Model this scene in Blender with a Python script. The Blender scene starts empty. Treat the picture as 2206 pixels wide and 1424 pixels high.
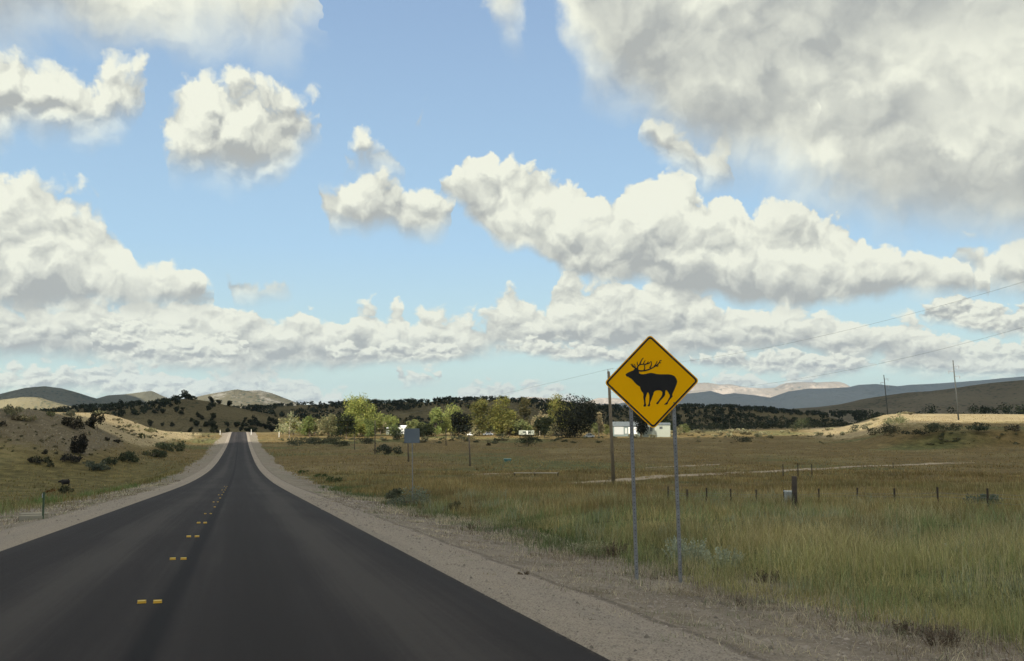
import bpy, bmesh, math, random
import numpy as np
from mathutils import Vector, Matrix
from math import radians as R, pi, sin, cos, tan, atan, atan2, sqrt

rnd = random.Random(7)
rng = np.random.default_rng(7)
S = bpy.context.scene
COL = S.collection

# ------------------------------------------------------------------ camera
FPX, HORIZON = 2000.0, 890.0               # focal length in photo pixels, row of the horizon
PITCH = atan((HORIZON - 712.0) / FPX)
cam_d = bpy.data.cameras.new('camera')
cam = bpy.data.objects.new('camera', cam_d)
COL.objects.link(cam)
cam.location = (0, 0, 0)
cam.rotation_euler = (pi / 2 + PITCH, 0, 0)
cam_d.sensor_width = 36.0
cam_d.lens = 36.0 * FPX / 2206.0
cam_d.clip_start = 0.1
cam_d.clip_end = 90000.0
S.camera = cam


def ray(px, py):
    """direction of a photo pixel"""
    a, b = (px - 1103.0) / FPX, (712.0 - py) / FPX
    return Vector((a, cos(PITCH) - b * sin(PITCH), sin(PITCH) + b * cos(PITCH)))


def at(px, py, Y):
    d = ray(px, py)
    return d * (Y / d.y)


# ------------------------------------------------------------------ render settings
S.view_settings.view_transform = 'Standard'
S.view_settings.look = 'None'
S.view_settings.exposure = 0.45
S.view_settings.gamma = 1.0
S.view_settings.use_curve_mapping = False
S.render.engine = 'CYCLES'
S.cycles.use_denoising = True
S.cycles.max_bounces = 6
S.cycles.diffuse_bounces = 4
S.cycles.glossy_bounces = 2
S.cycles.transmission_bounces = 4
S.cycles.transparent_max_bounces = 8
S.cycles.volume_bounces = 0
S.cycles.use_adaptive_sampling = True
S.cycles.adaptive_threshold = 0.02

# ------------------------------------------------------------------ small node language


class N:
    """a socket with arithmetic"""
    def __init__(self, tree, sock):
        self.t, self.s = tree, sock

    def _m(self, op, *ins, clamp=False):
        n = self.t.nodes.new('ShaderNodeMath')
        n.operation = op
        n.use_clamp = clamp
        for i, v in enumerate(ins):
            if isinstance(v, N):
                self.t.links.new(v.s, n.inputs[i])
            else:
                n.inputs[i].default_value = float(v)
        return N(self.t, n.outputs[0])

    def __add__(s, o): return s._m('ADD', s, o)
    __radd__ = __add__
    def __sub__(s, o): return s._m('SUBTRACT', s, o)
    def __rsub__(s, o): return s._m('SUBTRACT', o, s)
    def __mul__(s, o): return s._m('MULTIPLY', s, o)
    __rmul__ = __mul__
    def __truediv__(s, o): return s._m('DIVIDE', s, o)
    def __rtruediv__(s, o): return s._m('DIVIDE', o, s)
    def __pow__(s, o): return s._m('POWER', s, o)
    def min(s, o): return s._m('MINIMUM', s, o)
    def max(s, o): return s._m('MAXIMUM', s, o)
    def fn(s, op, *o): return s._m(op, s, *o)

    def ss(s, a, b, lo=0.0, hi=1.0, kind='SMOOTHSTEP'):
        n = s.t.nodes.new('ShaderNodeMapRange')
        n.interpolation_type = kind
        n.clamp = True
        s.t.links.new(s.s, n.inputs[0])
        for i, v in zip((1, 2, 3, 4), (a, b, lo, hi)):
            if isinstance(v, N):
                s.t.links.new(v.s, n.inputs[i])
            else:
                n.inputs[i].default_value = float(v)
        return N(s.t, n.outputs[0])


class T:
    """helpers on one node tree"""
    def __init__(self, tree):
        self.t = tree

    def node(self, kind, **kw):
        n = self.t.nodes.new(kind)
        for k, v in kw.items():
            setattr(n, k, v)
        return n

    def link(self, a, b):
        self.t.links.new(a.s if isinstance(a, N) else a, b)

    def put(self, sock, v):
        if isinstance(v, N):
            self.t.links.new(v.s, sock)
        elif isinstance(v, bpy.types.NodeSocket):
            self.t.links.new(v, sock)
        else:
            sock.default_value = v

    def coord(self, kind='Object'):
        return N(self.t, self.node('ShaderNodeTexCoord').outputs[kind])

    def sep(self, v):
        n = self.node('ShaderNodeSeparateXYZ')
        self.link(v, n.inputs[0])
        return [N(self.t, o) for o in n.outputs]

    def xyz(self, x, y, z):
        n = self.node('ShaderNodeCombineXYZ')
        for i, v in enumerate((x, y, z)):
            self.put(n.inputs[i], v)
        return N(self.t, n.outputs[0])

    def vadd(self, a, b, op='ADD'):
        n = self.node('ShaderNodeVectorMath', operation=op)
        self.put(n.inputs[0], a)
        self.put(n.inputs[1], b)
        return N(self.t, n.outputs[0])

    def scale(self, a, f):
        n = self.node('ShaderNodeVectorMath', operation='SCALE')
        self.put(n.inputs[0], a)
        self.put(n.inputs[3], f)
        return N(self.t, n.outputs[0])

    def noise(self, v, scale=1.0, detail=4.0, rough=0.5, dist=0.0, color=False, dims='3D'):
        n = self.node('ShaderNodeTexNoise', noise_dimensions=dims)
        self.link(v, n.inputs['Vector'])
        n.inputs['Scale'].default_value = scale
        n.inputs['Detail'].default_value = detail
        n.inputs['Roughness'].default_value = rough
        n.inputs['Distortion'].default_value = dist
        return N(self.t, n.outputs['Color' if color else 'Fac'])

    def voro(self, v, scale=1.0, detail=0.0, rough=0.5, smooth=None, feature='F1', out='Distance', dims='3D'):
        n = self.node('ShaderNodeTexVoronoi', feature=feature, voronoi_dimensions=dims)
        self.link(v, n.inputs['Vector'])
        n.inputs['Scale'].default_value = scale
        if 'Detail' in n.inputs:
            n.inputs['Detail'].default_value = detail
            n.inputs['Roughness'].default_value = rough
        if smooth is not None:
            n.inputs['Smoothness'].default_value = smooth
        return N(self.t, n.outputs[out])

    def mix(self, f, a, b, blend='MIX'):
        n = self.node('ShaderNodeMix', data_type='RGBA', blend_type=blend)
        self.put(n.inputs[0], f)
        self.put(n.inputs[6], a if not isinstance(a, tuple) else (*a, 1)[:4])
        self.put(n.inputs[7], b if not isinstance(b, tuple) else (*b, 1)[:4])
        return N(self.t, n.outputs[2])

    def ramp(self, f, stops, interp='LINEAR'):
        n = self.node('ShaderNodeValToRGB')
        n.color_ramp.interpolation = interp
        e = n.color_ramp.elements
        while len(e) < len(stops):
            e.new(0.5)
        for el, (p, c) in zip(e, stops):
            el.position = p
            el.color = (*c, 1)
        self.put(n.inputs[0], f)
        return N(self.t, n.outputs[0])


# ------------------------------------------------------------------ sun and sky
SUN_EL = 40.0
SUN_DIR = Vector((-0.32, -0.95, 0)).normalized() * cos(R(SUN_EL)) + Vector((0, 0, sin(R(SUN_EL))))   # towards the sun
sun_d = bpy.data.lights.new('sun', 'SUN')
sun_d.energy = 5.0
sun_d.angle = R(0.53)
sun_d.color = (1.0, 0.93, 0.80)
sun = bpy.data.objects.new('sun', sun_d)
COL.objects.link(sun)
sun.rotation_euler = SUN_DIR.to_track_quat('Z', 'Y').to_euler()

world = bpy.data.worlds.new('World')
S.world = world
world.use_nodes = True
wt = world.node_tree
wt.nodes.clear()
W = T(wt)
try:
    world.cycles.sampling_method = 'MANUAL'
    world.cycles.sample_map_resolution = 512
except Exception:
    pass

# The clouds are banks in the sky given by azimuth and elevation: the outline of each (upper edge, lower edge)
# as read off the photograph, broken up by billowing noise.  (x, y) below are photo pixels.
AZR, ELR = 0.62, 0.62


def azel(px, py):
    d = ray(px, py)
    return atan2(d.x, d.y), atan2(d.z, sqrt(d.x * d.x + d.y * d.y))


BANKS = dict(
    ceiling=[
        ([(-60, -560), (700, -560)], [(-60, 40), (0, 35), (60, 24), (130, 12), (180, 26), (330, 45), (420, 42), (520, 55), (590, 70), (650, 50), (680, 10), (720, -25), (770, -60)]),
        ([(1030, -200), (1060, -200), (1125, -200), (1140, -200)], [(1030, -60), (1055, 10), (1090, 40), (1125, 20), (1140, -60)]),
        ([(1190, -560), (2270, -560)], [(1190, -120), (1225, 30), (1250, 90), (1290, 125), (1340, 150), (1390, 195), (1430, 235), (1470, 265), (1520, 290), (1560, 312), (1640, 322), (1700, 345), (1750, 372), (1790, 390), (1870, 398), (1920, 412), (2000, 425), (2100, 440), (2206, 455), (2270, 460)]),
    ],
    upper=[
        ([(-60, 90), (0, 100), (25, 112), (60, 125), (100, 145), (135, 150), (155, 140), (185, 122), (230, 102), (262, 130), (300, 155), (322, 195)],
         [(-60, 270), (0, 272), (35, 262), (50, 245), (130, 243), (180, 255), (225, 250), (270, 235), (305, 215), (322, 200)]),
        ([(325, 262), (345, 235), (372, 190), (368, 182), (400, 150), (445, 137), (480, 160), (520, 168), (550, 172), (590, 186), (625, 172), (660, 195), (690, 235), (700, 250)],
         [(325, 290), (350, 322), (380, 335), (420, 345), (500, 352), (560, 360), (620, 342), (650, 300), (685, 262), (700, 255)]),
        ([(730, 326), (760, 312), (795, 306), (830, 318), (880, 334)],
         [(730, 328), (760, 326), (800, 326), (840, 328), (880, 336)]),
        ([(870, 240), (885, 212), (905, 225), (930, 245)], [(870, 248), (890, 262), (910, 258), (930, 248)]),
        ([(1380, 240), (1400, 238), (1440, 260), (1500, 300), (1560, 318), (1575, 345)],
         [(1380, 250), (1400, 275), (1440, 330), (1500, 362), (1550, 360), (1575, 350)]),
    ],
    left=[
        ([(-60, 370), (0, 375), (60, 376), (100, 384), (150, 402), (200, 438), (240, 460), (272, 492), (282, 560), (320, 550), (360, 550), (400, 575), (430, 602), (458, 630)],
         [(-60, 648), (0, 650), (120, 652), (250, 646), (330, 640), (400, 640), (458, 636)]),
        ([(466, 600), (480, 590), (500, 576), (530, 566), (560, 574), (600, 582), (632, 602)],
         [(466, 604), (490, 612), (520, 620), (590, 620), (632, 606)]),
        ([(630, 450), (665, 430), (690, 392), (720, 378), (755, 388), (790, 369), (815, 378), (850, 405), (900, 415), (940, 428), (975, 446)],
         [(630, 452), (700, 462), (780, 468), (840, 478), (890, 490), (940, 478), (975, 452)]),
        ([(2035, 520), (2060, 512), (2110, 518), (2160, 535), (2206, 526), (2270, 510)],
         [(2035, 528), (2070, 545), (2120, 580), (2206, 604), (2270, 610)]),
    ],
    great=[
        ([(940, 390), (975, 350), (1005, 340), (1040, 346), (1068, 334), (1110, 354), (1135, 358), (1152, 344), (1200, 350), (1240, 370), (1280, 395), (1330, 394), (1352, 360), (1400, 360), (1440, 375), (1480, 410), (1510, 436), (1530, 410), (1560, 399), (1600, 410), (1640, 446), (1655, 455), (1700, 450), (1745, 444), (1800, 465), (1830, 482), (1860, 490), (1920, 510), (1960, 532), (2010, 540), (2060, 558), (2110, 585), (2135, 602)],
         [(940, 394), (990, 432), (1040, 490), (1080, 520), (1130, 512), (1200, 562), (1300, 590), (1400, 602), (1470, 630), (1600, 640), (1750, 646), (1800, 632), (1950, 616), (2100, 610), (2135, 606)]),
    ],
    middle=[
        ([(-60, 655), (0, 652), (100, 650), (200, 648), (300, 640), (400, 640), (470, 650), (520, 662), (560, 672), (600, 694), (640, 670), (680, 680), (740, 698), (770, 668), (800, 665), (830, 690), (862, 645), (880, 690), (940, 664), (985, 672), (1030, 692), (1058, 670), (1085, 642), (1110, 636), (1160, 640), (1185, 655), (1200, 600), (1235, 598), (1270, 612), (1310, 588), (1350, 600), (1390, 592), (1440, 605), (1480, 622), (1530, 642), (1590, 648), (1660, 662), (1740, 682), (1790, 690), (1830, 700), (1880, 688), (1920, 694), (1955, 690), (1962, 680), (2000, 700), (2040, 722), (2080, 752)],
         [(-60, 745), (0, 745), (100, 748), (300, 762), (500, 786), (600, 782), (740, 768), (900, 756), (1000, 750), (1058, 735), (1120, 735), (1240, 738), (1400, 745), (1500, 752), (1600, 742), (1700, 735), (1760, 755), (1830, 762), (1900, 750), (2000, 762), (2080, 758)]),
    ],
    lower=[
        ([(190, 720), (225, 690), (260, 682), (300, 690), (340, 702), (380, 705), (410, 700), (460, 722), (500, 720), (540, 735)],
         [(190, 745), (240, 768), (350, 776), (480, 780), (540, 745)]),
        ([(700, 745), (740, 735), (790, 742), (850, 732), (900, 738), (970, 736), (1000, 755)], [(700, 770), (800, 770), (950, 772), (1000, 762)]),
        ([(1060, 738), (1090, 732), (1120, 742), (1140, 724), (1200, 736), (1260, 742), (1310, 752), (1345, 745), (1390, 770)],
         [(1060, 746), (1130, 752), (1200, 766), (1320, 778), (1390, 774)]),
        ([(1480, 770), (1540, 765), (1585, 744), (1620, 762), (1660, 756), (1720, 752), (1800, 762), (1870, 768), (1890, 778)],
         [(1480, 776), (1560, 785), (1680, 800), (1800, 806), (1890, 782)]),
        ([(1980, 668), (2010, 648), (2060, 624), (2100, 632), (2140, 645), (2185, 672), (2206, 640), (2270, 640)],
         [(1980, 676), (2040, 690), (2120, 712), (2206, 716), (2270, 716)]),
    ],
    horizon=[
        ([(-60, 790), (0, 785), (100, 790), (200, 786), (300, 784), (380, 796), (430, 812), (480, 806), (520, 798), (570, 802), (610, 815), (660, 820), (700, 838), (760, 862)],
         [(-60, 830), (0, 828), (200, 832), (300, 850), (430, 870), (760, 880)]),
        ([(670, 800), (690, 793), (750, 797), (810, 792), (850, 800), (880, 796), (955, 806)], [(670, 806), (750, 814), (860, 814), (955, 809)]),
        ([(980, 850), (1040, 822), (1100, 832), (1160, 820), (1210, 835), (1260, 856)], [(980, 872), (1260, 872)]),
        ([(1500, 820), (1560, 800), (1640, 812), (1720, 806), (1760, 815)], [(1500, 834), (1760, 826)]),
        ([(1880, 765), (1930, 738), (1990, 722), (2060, 740), (2120, 730), (2206, 738), (2270, 730)], [(1880, 775), (1960, 786), (2080, 798), (2206, 802), (2270, 800)]),
    ],
)


SHADE = [
    ([(1480, 215), (1540, 190), (1600, 180), (1660, 195), (1720, 222)], [(1480, 222), (1540, 235), (1620, 250), (1680, 245), (1720, 228)]),
    ([(1770, 378), (1830, 340), (1900, 300), (1990, 285), (2060, 330), (2150, 320), (2270, 300)], [(1770, 384), (1870, 402), (2000, 428), (2100, 442), (2206, 458), (2270, 466)]),
]
SHADE2 = [
    ([(1740, 215), (1830, 180), (1930, 165), (2050, 158), (2270, 165)], [(1740, 222), (1830, 245), (1950, 240), (2100, 232), (2270, 235)]),
]
SHADE3 = [([(1640, -30), (1760, -80), (1900, -80), (2270, -80)], [(1640, -22), (1820, 45), (2000, 62), (2270, 30)])]


def bank_curve(t, clouds):
    n = W.node('ShaderNodeRGBCurve')
    pts_t, pts_b = [(0.0, 0.0)], [(0.0, 1.0)]
    for top, bot in sorted(clouds, key=lambda c: c[0][0][0]):
        for pts, out in ((top, pts_t), (bot, pts_b)):
            px0, px1 = pts[0][0], pts[-1][0]
            dense = []
            for (xa, ya), (xb, yb) in zip(pts[:-1], pts[1:]):
                m = max(1, int(abs(xb - xa) / 200))
                for k in range(m):
                    dense.append((xa + (xb - xa) * k / m, ya + (yb - ya) * k / m))
            dense.append(pts[-1])
            q = []
            for p in dense:
                a, e = azel(*p)
                q.append(((a + AZR) / (2 * AZR), min(1.0, max(0.0, e / ELR))))
            q.sort()
            gap = 0.0 if out is pts_t else 1.0
            if q[0][0] - 0.004 > out[-1][0]:
                out.append((q[0][0] - 0.004, gap))
            out += q
            out.append((q[-1][0] + 0.004, gap))
    pts_t.append((1.0, 0.0))
    pts_b.append((1.0, 1.0))
    for ci, pts in ((0, pts_t), (1, pts_b)):
        c = n.mapping.curves[ci]
        last = -1
        clean = []
        for p in pts:
            if p[0] > last + 1e-4 and p[0] <= 1.0:
                clean.append(p)
                last = p[0]
        c.points[0].location = clean[0]
        c.points[1].location = clean[-1]
        for p in clean[1:-1]:
            c.points.new(*p)
        for p in c.points:
            p.handle_type = 'VECTOR'
    n.mapping.update()
    cxyz = W.node('ShaderNodeCombineColor')
    for i in range(3):
        W.link(t, cxyz.inputs[i])
    W.link(cxyz.outputs[0], n.inputs['Color'])
    o = W.node('ShaderNodeSeparateColor')
    W.link(n.outputs[0], o.inputs[0])
    return N(wt, o.outputs[0]) * ELR, N(wt, o.outputs[1]) * ELR


d = W.coord('Generated')
dx, dy, dz = W.sep(d)
hor = (dx * dx + dy * dy).fn('SQRT')
az = dx.fn('ARCTAN2', dy)
el = dz.fn('ARCTAN2', hor)
elp = el.max(0.0)
PI_ = W.xyz(az, el, 0.0)


def fields(sc, off, flat=1.0):
    """noises of one family of clouds; sc = billows per radian, more for the clouds farther away"""
    f = dict(U=1.0 / sc)
    P = W.vadd(W.vadd(PI_, (sc, sc * flat, 1.0), 'MULTIPLY'), off)
    warp = W.noise(P, scale=2.0, detail=5, rough=0.6, color=True, dims='2D')
    f['wx'], f['wy'], f['wz'] = W.sep(warp)
    Pw = W.vadd(P, W.scale(warp, 0.35))

    def billow(o):
        Q = W.vadd(Pw, o) if o else Pw
        return 1.0 - W.voro(Q, scale=2.6, detail=3, rough=0.5, dims='2D')
    f['H'] = billow(None)
    # relief: the same billows a little towards the light, up and to the left
    f['R'] = f['H'] - billow((-0.030, 0.085, 0.0))
    f['soft'] = W.noise(P, scale=1.1, detail=3, rough=0.5, dims='2D')
    f['fine'] = W.noise(P, scale=6.0, detail=5, rough=0.65, dims='2D')
    f['patch'] = W.noise(W.vadd(P, (7.3, 2.2, 0.0)), scale=1.3, detail=3, rough=0.5, dims='2D')
    return f


F_LOW = fields(17.0, (6.2, 8.8, 0), 1.6)
F_FAR = fields(9.5, (3.1, 1.7, 0), 1.4)
F_MID = fields(6.5, (0.4, 5.2, 0))
F_NEAR = fields(4.2, (9.4, 2.8, 0))

sky = W.node('ShaderNodeTexSky', sky_type='NISHITA')
sky.sun_disc = False
sky.sun_elevation = R(SUN_EL)
sky.sun_rotation = atan2(SUN_DIR.x, SUN_DIR.y)
sky.altitude = 1400
sky.air_density = 1.0
sky.dust_density = 1.2
sky.ozone_density = 1.0
SKY_STRENGTH = 0.1
base = W.mix(1.0, sky.outputs[0], (SKY_STRENGTH,) * 3, 'MULTIPLY')
# thin veil: a pale greenish air low down, as in the photograph
veil = elp.ss(0.0, 0.42, 0.85, 0.66, 'LINEAR')
col = W.mix(veil, base, W.ramp(elp / 0.5, [(0.0, (0.52, 0.64, 0.545)), (0.12, (0.435, 0.575, 0.545)), (0.35, (0.345, 0.515, 0.645)), (0.9, (0.275, 0.40, 0.58)), (1.0, (0.32, 0.40, 0.50))]))

WHITE = (0.675, 0.685, 0.585)
GREY = (0.335, 0.350, 0.338)


HM = 0.56


def lay(col, clouds, f, amp, soft, warp_amt, lift, contrast, flat=0.0, opacity=1.0, botsoft=2.2, k_relief=1.0, grow=0.04, gbot=0.08):
    U, H = f['U'], f['H']
    waz = az + (f['wx'] - 0.5) * (U * warp_amt * 1.2)
    t = (waz + AZR) / (2 * AZR)
    top, bot = bank_curve(t, clouds)
    wel = el + (f['wy'] - 0.5) * (U * warp_amt)
    wel_b = el + (f['wy'] - 0.5) * (U * warp_amt * 0.6)
    f_top = (top - wel) / U + (H - HM) * amp + grow
    f_bot = (wel_b - bot) / U + (H - HM) * (amp * 0.3) + grow + gbot
    a_top = f_top.ss(0.0, soft)
    a_bot = f_bot.ss(-soft * 0.4, soft * botsoft)
    alpha = a_top * a_bot * opacity
    # 0 at the base, 1 at the crest
    h = ((wel_b - bot) / (top - bot).max(0.004)).max(0.0).min(1.0)
    b = h.ss(-0.05, 0.75) * (1 - flat) + flat * f['patch'].ss(0.38, 0.64)
    b = b * contrast + lift + f['R'] * (1.9 * k_relief) + (f['soft'] - 0.5) * 0.65 + (f['fine'] - 0.5) * 0.28
    b = b.max(0.0).min(1.0)
    return W.mix(alpha, col, W.mix(b, GREY, WHITE))


col = lay(col, BANKS['horizon'], F_LOW, 0.34, 0.12, 0.34, 0.52, 0.42, opacity=0.95, k_relief=0.8, grow=0.16)
col = lay(col, BANKS['middle'], F_FAR, 0.26, 0.08, 0.24, 0.26, 0.58, k_relief=0.62, grow=0.13, gbot=0.05)
col = lay(col, BANKS['lower'], F_LOW, 0.24, 0.08, 0.20, 0.36, 0.50, k_relief=0.8, grow=0.10, gbot=0.05)
col = lay(col, BANKS['left'], F_MID, 0.26, 0.08, 0.22, 0.26, 0.60, k_relief=0.8, grow=0.11, gbot=0.05)
col = lay(col, BANKS['great'], F_MID, 0.24, 0.045, 0.20, 0.22, 0.72, k_relief=0.68, grow=0.09, gbot=0.02)
col = lay(col, BANKS['upper'], F_MID, 0.34, 0.13, 0.24, 0.30, 0.60, flat=0.15, k_relief=0.9, grow=0.14)
col = lay(col, BANKS['ceiling'], F_NEAR, 0.34, 0.13, 0.26, 0.20, 0.66, flat=1.0, k_relief=0.45, grow=0.13)
for sh_, op in ((SHADE, 0.80), (SHADE2, 0.65), (SHADE3, 0.80)):
    col = lay(col, sh_, F_MID, 0.30, 0.22, 0.30, -0.08, 0.25, flat=1.0, k_relief=0.30, grow=0.16, opacity=op)
# scattered clouds over the rest of the sky
beyond = az.fn('ABSOLUTE').ss(0.58, 0.75).max(el.ss(0.50, 0.62)) * az.fn('ABSOLUTE').ss(3.13, 2.9)
sc = (F_NEAR['patch'] * 0.5 + F_NEAR['soft'] * 0.5 + (F_NEAR['H'] - 0.6) * 0.08).ss(0.44, 0.52) * beyond * el.ss(0.0, 0.04)
col = W.mix(sc, col, W.mix((F_NEAR['patch'].ss(0.42, 0.6) * 0.6 + F_NEAR['R'] * 1.5 + 0.45).max(0.0).min(1.0), GREY, WHITE))
bg = W.node('ShaderNodeBackground')
W.link(col, bg.inputs[0])
bg.inputs[1].default_value = 1.0
wo = W.node('ShaderNodeOutputWorld')
W.link(bg.outputs[0], wo.inputs[0])
# ------------------------------------------------------------------ object helpers


def tag(o, label=None, cat=None, group=None, kind=None):
    if label:
        o['label'] = label
    if cat:
        o['category'] = cat
    if group:
        o['group'] = group
    if kind:
        o['kind'] = kind
    return o


def empty(name, loc=(0, 0, 0), rot=(0, 0, 0)):
    o = bpy.data.objects.new(name, None)
    COL.objects.link(o)
    o.location = loc
    o.rotation_euler = rot
    o.empty_display_size = 0.3
    return o


def mesh_np(name, V, Fq=None, Ft=None, mat=None, parent=None, col=None, smooth=False):
    """object from arrays: quads Fq (n,4) and triangles Ft (n,3); col = colour per vertex"""
    me = bpy.data.meshes.new(name)
    V = np.asarray(V, dtype=np.float32).reshape(-1, 3)
    parts, sizes = [], []
    for f in (Fq, Ft):
        if f is not None and len(f):
            f = np.asarray(f, dtype=np.int32)
            parts.append(f.ravel())
            sizes.append(np.full(len(f), f.shape[1], dtype=np.int32))
    loops = np.concatenate(parts)
    size = np.concatenate(sizes)
    me.vertices.add(len(V))
    me.vertices.foreach_set('co', V.ravel())
    me.loops.add(len(loops))
    me.loops.foreach_set('vertex_index', loops)
    me.polygons.add(len(size))
    start = np.concatenate(([0], np.cumsum(size)[:-1])).astype(np.int32)
    me.polygons.foreach_set('loop_start', start)
    me.polygons.foreach_set('loop_total', size)
    if smooth:
        me.polygons.foreach_set('use_smooth', np.ones(len(size), dtype=bool))
    me.update(calc_edges=True)
    if col is not None:
        a = me.color_attributes.new('tint', 'FLOAT_COLOR', 'POINT')
        c = np.ones((len(V), 4), dtype=np.float32)
        col = np.asarray(col)
        c[:, :col.shape[1]] = col
        a.data.foreach_set('color', c.ravel())
    if mat:
        me.materials.append(mat)
    o = bpy.data.objects.new(name, me)
    COL.objects.link(o)
    if parent:
        o.parent = parent
    return o


def obj_me(name, me, parent=None, mat=None):
    if mat:
        me.materials.clear()
        me.materials.append(mat)
    o = bpy.data.objects.new(name, me)
    COL.objects.link(o)
    if parent:
        o.parent = parent
    return o


class MB:
    """a small mesh builder"""
    def __init__(self):
        self.bm = bmesh.new()

    def box(self, c, s, rz=0.0, bev=0.0, rot=None):
        m = Matrix.Translation(c) @ (rot or Matrix.Rotation(rz, 4, 'Z')) @ Matrix.Diagonal((*s, 1))
        r = bmesh.ops.create_cube(self.bm, size=1.0, matrix=m)
        if bev:
            es = list({e for vv in r['verts'] for e in vv.link_edges})
            bmesh.ops.bevel(self.bm, geom=es, offset=bev, segments=2, affect='EDGES', profile=0.5)
        return self

    def tube(self, pts, rad, n=8, cap=True):
        pts = [Vector(p) for p in pts]
        rad = rad if isinstance(rad, (list, tuple)) else [rad] * len(pts)
        rings = []
        for i, p in enumerate(pts):
            a = pts[max(0, i - 1)]
            b = pts[min(len(pts) - 1, i + 1)]
            dr = (b - a).normalized()
            q = dr.to_track_quat('Z', 'Y')
            rings.append([self.bm.verts.new(p + q @ Vector((cos(2 * pi * k / n) * rad[i], sin(2 * pi * k / n) * rad[i], 0))) for k in range(n)])
        for r0, r1 in zip(rings[:-1], rings[1:]):
            for k in range(n):
                self.bm.faces.new((r0[k], r0[(k + 1) % n], r1[(k + 1) % n], r1[k]))
        if cap:
            self.bm.faces.new(list(reversed(rings[0])))
            self.bm.faces.new(rings[-1])
        return self

    def poly(self, pts, thick, y0=0.0):
        """a flat outline in the xz plane, given thickness towards +y"""
        f = [self.bm.verts.new((x, y0, z)) for x, z in pts]
        face = self.bm.faces.new(f)
        r = bmesh.ops.extrude_face_region(self.bm, geom=[face])
        vs = [e for e in r['geom'] if isinstance(e, bmesh.types.BMVert)]
        bmesh.ops.translate(self.bm, verts=vs, vec=(0, thick, 0))
        return self

    def build(self, name, mat, parent=None, smooth=False):
        bmesh.ops.recalc_face_normals(self.bm, faces=self.bm.faces)
        big = [f for f in self.bm.faces if len(f.verts) > 4]
        if big:
            bmesh.ops.triangulate(self.bm, faces=big)
        me = bpy.data.meshes.new(name)
        self.bm.to_mesh(me)
        self.bm.free()
        if smooth:
            for p in me.polygons:
                p.use_smooth = True
        me.materials.append(mat)
        return obj_me(name, me, parent)


# ------------------------------------------------------------------ numpy noise
_perm = np.random.default_rng(11).random(65536).astype(np.float64)


def _h(i, j, s):
    return _perm[((i * 73856093) ^ (j * 19349663) ^ (s * 83492791)) & 65535]


def vnoise(x, y, s=0):
    xi, yi = np.floor(x).astype(np.int64), np.floor(y).astype(np.int64)
    fx, fy = x - xi, y - yi
    fx, fy = fx * fx * (3 - 2 * fx), fy * fy * (3 - 2 * fy)
    a, b = _h(xi, yi, s), _h(xi + 1, yi, s)
    c, e = _h(xi, yi + 1, s), _h(xi + 1, yi + 1, s)
    return (a * (1 - fx) + b * fx) * (1 - fy) + (c * (1 - fx) + e * fx) * fy - 0.5


def fbm(x, y, size, octs=4, rough=0.5, s=0):
    """zero mean, about +-0.5, features of SIZE metres"""
    x, y = np.asarray(x, float) / size, np.asarray(y, float) / size
    out, a, tot = 0.0, 1.0, 0.0
    for k in range(octs):
        out = out + a * vnoise(x * 2 ** k + 17.3 * k, y * 2 ** k - 9.1 * k, s + k)
        tot += a
        a *= rough
    return out / tot * 1.4


def sstep(x, a, b):
    t = np.clip((np.asarray(x, float) - a) / (b - a), 0, 1)
    return t * t * (3 - 2 * t)


# ------------------------------------------------------------------ the lie of the land
# x right, y ahead, z up from the camera's eye; the road runs along u = x + SKEW * y
SKEW = 0.291
U_L, U_R = -4.36, 3.05
PROF = np.array([(-400, 15), (-100, 4.1), (0, -1.5), (60, -4.87), (82, -6.05), (102, -6.95), (125, -7.9), (150, -8.75), (185, -9.6), (225, -10.2), (300, -11.0),
                 (356, -11.0), (410, -10.35), (445, -9.9), (470, -9.75), (510, -10.2), (560, -11.2), (640, -13), (900, -15), (2000, -16), (60000, -30)], float)


def profile(y):
    y = np.asarray(y, float)
    w = 6 + np.clip(y, 0, 300) * 0.06
    return (np.interp(y - w, PROF[:, 0], PROF[:, 1]) + 2 * np.interp(y, PROF[:, 0], PROF[:, 1]) + np.interp(y + w, PROF[:, 0], PROF[:, 1])) / 4


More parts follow.
